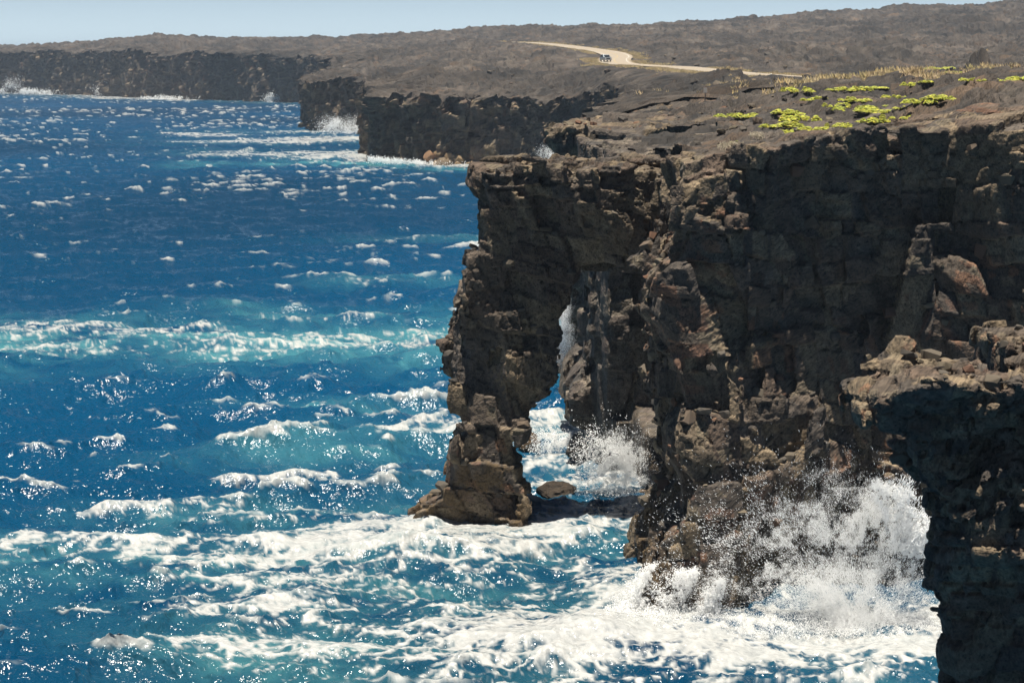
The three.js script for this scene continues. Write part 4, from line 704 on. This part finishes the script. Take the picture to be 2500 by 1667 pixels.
// ---------------------------------------------------------------- spray
const dropGeo = new THREE.IcosahedronGeometry(1, 0), dropMat = new THREE.MeshPhysicalMaterial({ name: 'spray', color: new THREE.Color().setRGB(0.97, 0.97, 0.96), roughness: 1 });
const dirV = new THREE.Vector3(), upV = new THREE.Vector3(0, 1, 0), dirQ = new THREE.Quaternion(), dirS = new THREE.Vector3();
function spray(label, clouds) {
  const total = clouds.reduce((a, c) => a + c.n, 0), im = new THREE.InstancedMesh(dropGeo, dropMat, total), m4 = new THREE.Matrix4(); let k = 0;
  for (const c of clouds) for (let i = 0; i < c.n; i++) {
    let px, py, tries = 0, sc;
    do {
      if (c.path) { const t = R() * (c.path.length - 1), a = Math.min(fl(t), c.path.length - 2), f = t - a, w = mix(c.w[0], c.w[1], t / (c.path.length - 1)); px = mix(c.path[a][0], c.path[a + 1][0], f) + gauss() * w * 0.5; py = mix(c.path[a][1], c.path[a + 1][1], f) + gauss() * w * 0.5; }
      else { const g1 = gauss(), g2 = gauss(); px = c.x + g1 * c.rx * 0.5; py = c.y + g2 * c.ry * 0.5 + (c.slant ?? 0) * g1; }
      const q = px / (c.grain ?? 40), v = py / (c.grain ?? 40); sc = 0.5 + 0.5 * n2(q + 0.6 * n2(q * 2, v * 2, 501), v + 0.6 * n2(q * 2, v * 2, 502), 503) + 0.4 * (1 - Math.abs(n2(q * 2.6, v * 2.6, 504))) - 0.25;
    } while (++tries < 8 && R() > sc * sc * 1.3);
    const p = at(px, Math.min(py, c.floor ?? 9999), c.d + gauss() * (c.dz ?? 0.45)), s = mix(c.r[0], c.r[1], Math.pow(R(), 3));
    if (p.y < 0.05) { p.y = 0.05 + R() * R() * 0.9; p.z += rr(-0.6, 1.6); }
    if (c.from) { dirV.set(px - c.from[0], c.from[1] - py, 0).normalize(); dirV.x += rr(-0.25, 0.25); dirV.z = rr(-0.3, 0.3); m4.compose(p, dirQ.setFromUnitVectors(upV, dirV.normalize()), dirS.set(s * 0.8, s * rr(1, 4.5), s * 0.8)); } else { m4.makeScale(s, s * rr(0.8, 1.5), s); m4.setPosition(p); } im.setMatrixAt(k++, m4);
  }
  im.name = numbered('sea_spray'); im.castShadow = im.receiveShadow = true; scene.add(im); tag(im, label, 'spray', null, 'stuff');
}
spray('white burst of spray climbing the foot of the main cliff', [
  { x: 2085, y: 1462, rx: 170, ry: 105, d: 92, from: [2110, 1540], n: 80000, r: [0.005, 0.016], grain: 70 }, { x: 1960, y: 1340, rx: 150, ry: 140, d: 93.5, from: [2110, 1540], n: 38000, r: [0.003, 0.012] }, { x: 2130, y: 1310, rx: 110, ry: 130, d: 94, from: [2110, 1540], n: 32000, r: [0.005, 0.016] },
  { path: [[2225, 1370], [2210, 1300], [2185, 1230], [2150, 1190]], w: [44, 26], d: 92.5, from: [2110, 1540], n: 30000, r: [0.006, 0.02], grain: 18 }, { path: [[2225, 1330], [2262, 1300], [2230, 1250], [2200, 1190]], w: [16, 30], d: 92.3, from: [2110, 1540], n: 3500, r: [0.015, 0.035], grain: 14 },
  { x: 1880, y: 1340, rx: 260, ry: 190, d: 92.5, from: [2110, 1540], n: 7000, r: [0.008, 0.02] }, { x: 1800, y: 1440, rx: 130, ry: 110, d: 93, n: 9000, r: [0.005, 0.016] }, { x: 2050, y: 1230, rx: 90, ry: 90, d: 94, n: 12000, r: [0.005, 0.014] },
  { path: [[1740, 1545], [1900, 1545], [2080, 1540], [2260, 1530]], w: [22, 34], d: 92, n: 30000, r: [0.008, 0.025] },
]);
spray('white water draining off the brown rocks at the left foot of the main cliff', [
  { path: [[1600, 1395], [1575, 1440], [1550, 1500]], w: [20, 50], d: 94.6, dz: 0.5, n: 12000, r: [0.012, 0.035], grain: 20 }, { path: [[1670, 1400], [1625, 1450], [1600, 1510]], w: [20, 55], d: 94, dz: 0.5, n: 14000, r: [0.012, 0.035], grain: 20 }, { path: [[1700, 1390], [1660, 1450], [1665, 1510]], w: [12, 40], d: 93.6, dz: 0.4, n: 8000, r: [0.012, 0.03], grain: 16 }, { path: [[1760, 1420], [1735, 1470], [1720, 1530]], w: [10, 46], d: 93, dz: 0.4, n: 9000, r: [0.012, 0.03], grain: 16 }, { path: [[1500, 1500], [1620, 1525], [1760, 1535]], w: [30, 30], d: 93.2, dz: 0.6, n: 12000, r: [0.012, 0.035] },
]);
spray('splash of white spray behind the arch against the rear wall', [
  { x: 1515, y: 1140, rx: 70, ry: 75, d: 121.5, from: [1520, 1200], n: 30000, r: [0.006, 0.02], grain: 30 }, { x: 1470, y: 1120, rx: 80, ry: 90, d: 121, n: 2600, r: [0.015, 0.05] }, { x: 1350, y: 1080, rx: 60, ry: 30, d: 134, n: 4000, r: [0.015, 0.045] },
]);
spray('pale mist drifting in the gap of the arch', [{ x: 1372, y: 790, rx: 26, ry: 110, d: 158, n: 26000, r: [0.006, 0.014], grain: 60 }, { x: 1585, y: 1180, rx: 50, ry: 70, d: 116.5, dz: 0.4, n: 9000, r: [0.004, 0.009], grain: 90 }]);
spray('spray rising in the cove beside the promontory', [{ x: 1345, y: 382, rx: 30, ry: 26, d: 215, dz: 2, n: 3500, r: [0.012, 0.035], grain: 30 }]);
spray('misty spray along the foot of the middle headland', [{ x: 850, y: 312, rx: 60, ry: 26, d: 700, dz: 4, n: 9000, r: [0.04, 0.14] }, { path: [[900, 388], [1000, 396], [1150, 402]], w: [9, 6], d: 496, dz: 2, n: 5000, r: [0.04, 0.13] }]);
spray('white surf spray along the foot of the far headland', [{ path: [[-30, 222], [120, 226], [330, 232]], w: [10, 7], d: 1400, dz: 10, n: 3500, r: [0.1, 0.35] }, { path: [[340, 238], [440, 240], [560, 243]], w: [7, 6], d: 1240, dz: 8, n: 2500, r: [0.1, 0.3] }, { x: 672, y: 240, rx: 24, ry: 12, d: 1165, n: 1200, r: [0.08, 0.26] }, { x: 25, y: 212, rx: 30, ry: 22, d: 1420, n: 900, r: [0.08, 0.25] }, { x: 260, y: 220, rx: 40, ry: 16, d: 1330, n: 900, r: [0.08, 0.25] }]);
tick('spray');
let tris = 0; scene.traverse((o) => { if (o.isMesh && !o.isInstancedMesh) tris += (o.geometry.index ?? o.geometry.attributes.position).count / 3; }); console.log('triangles', tris);
renderer.render(scene, camera);
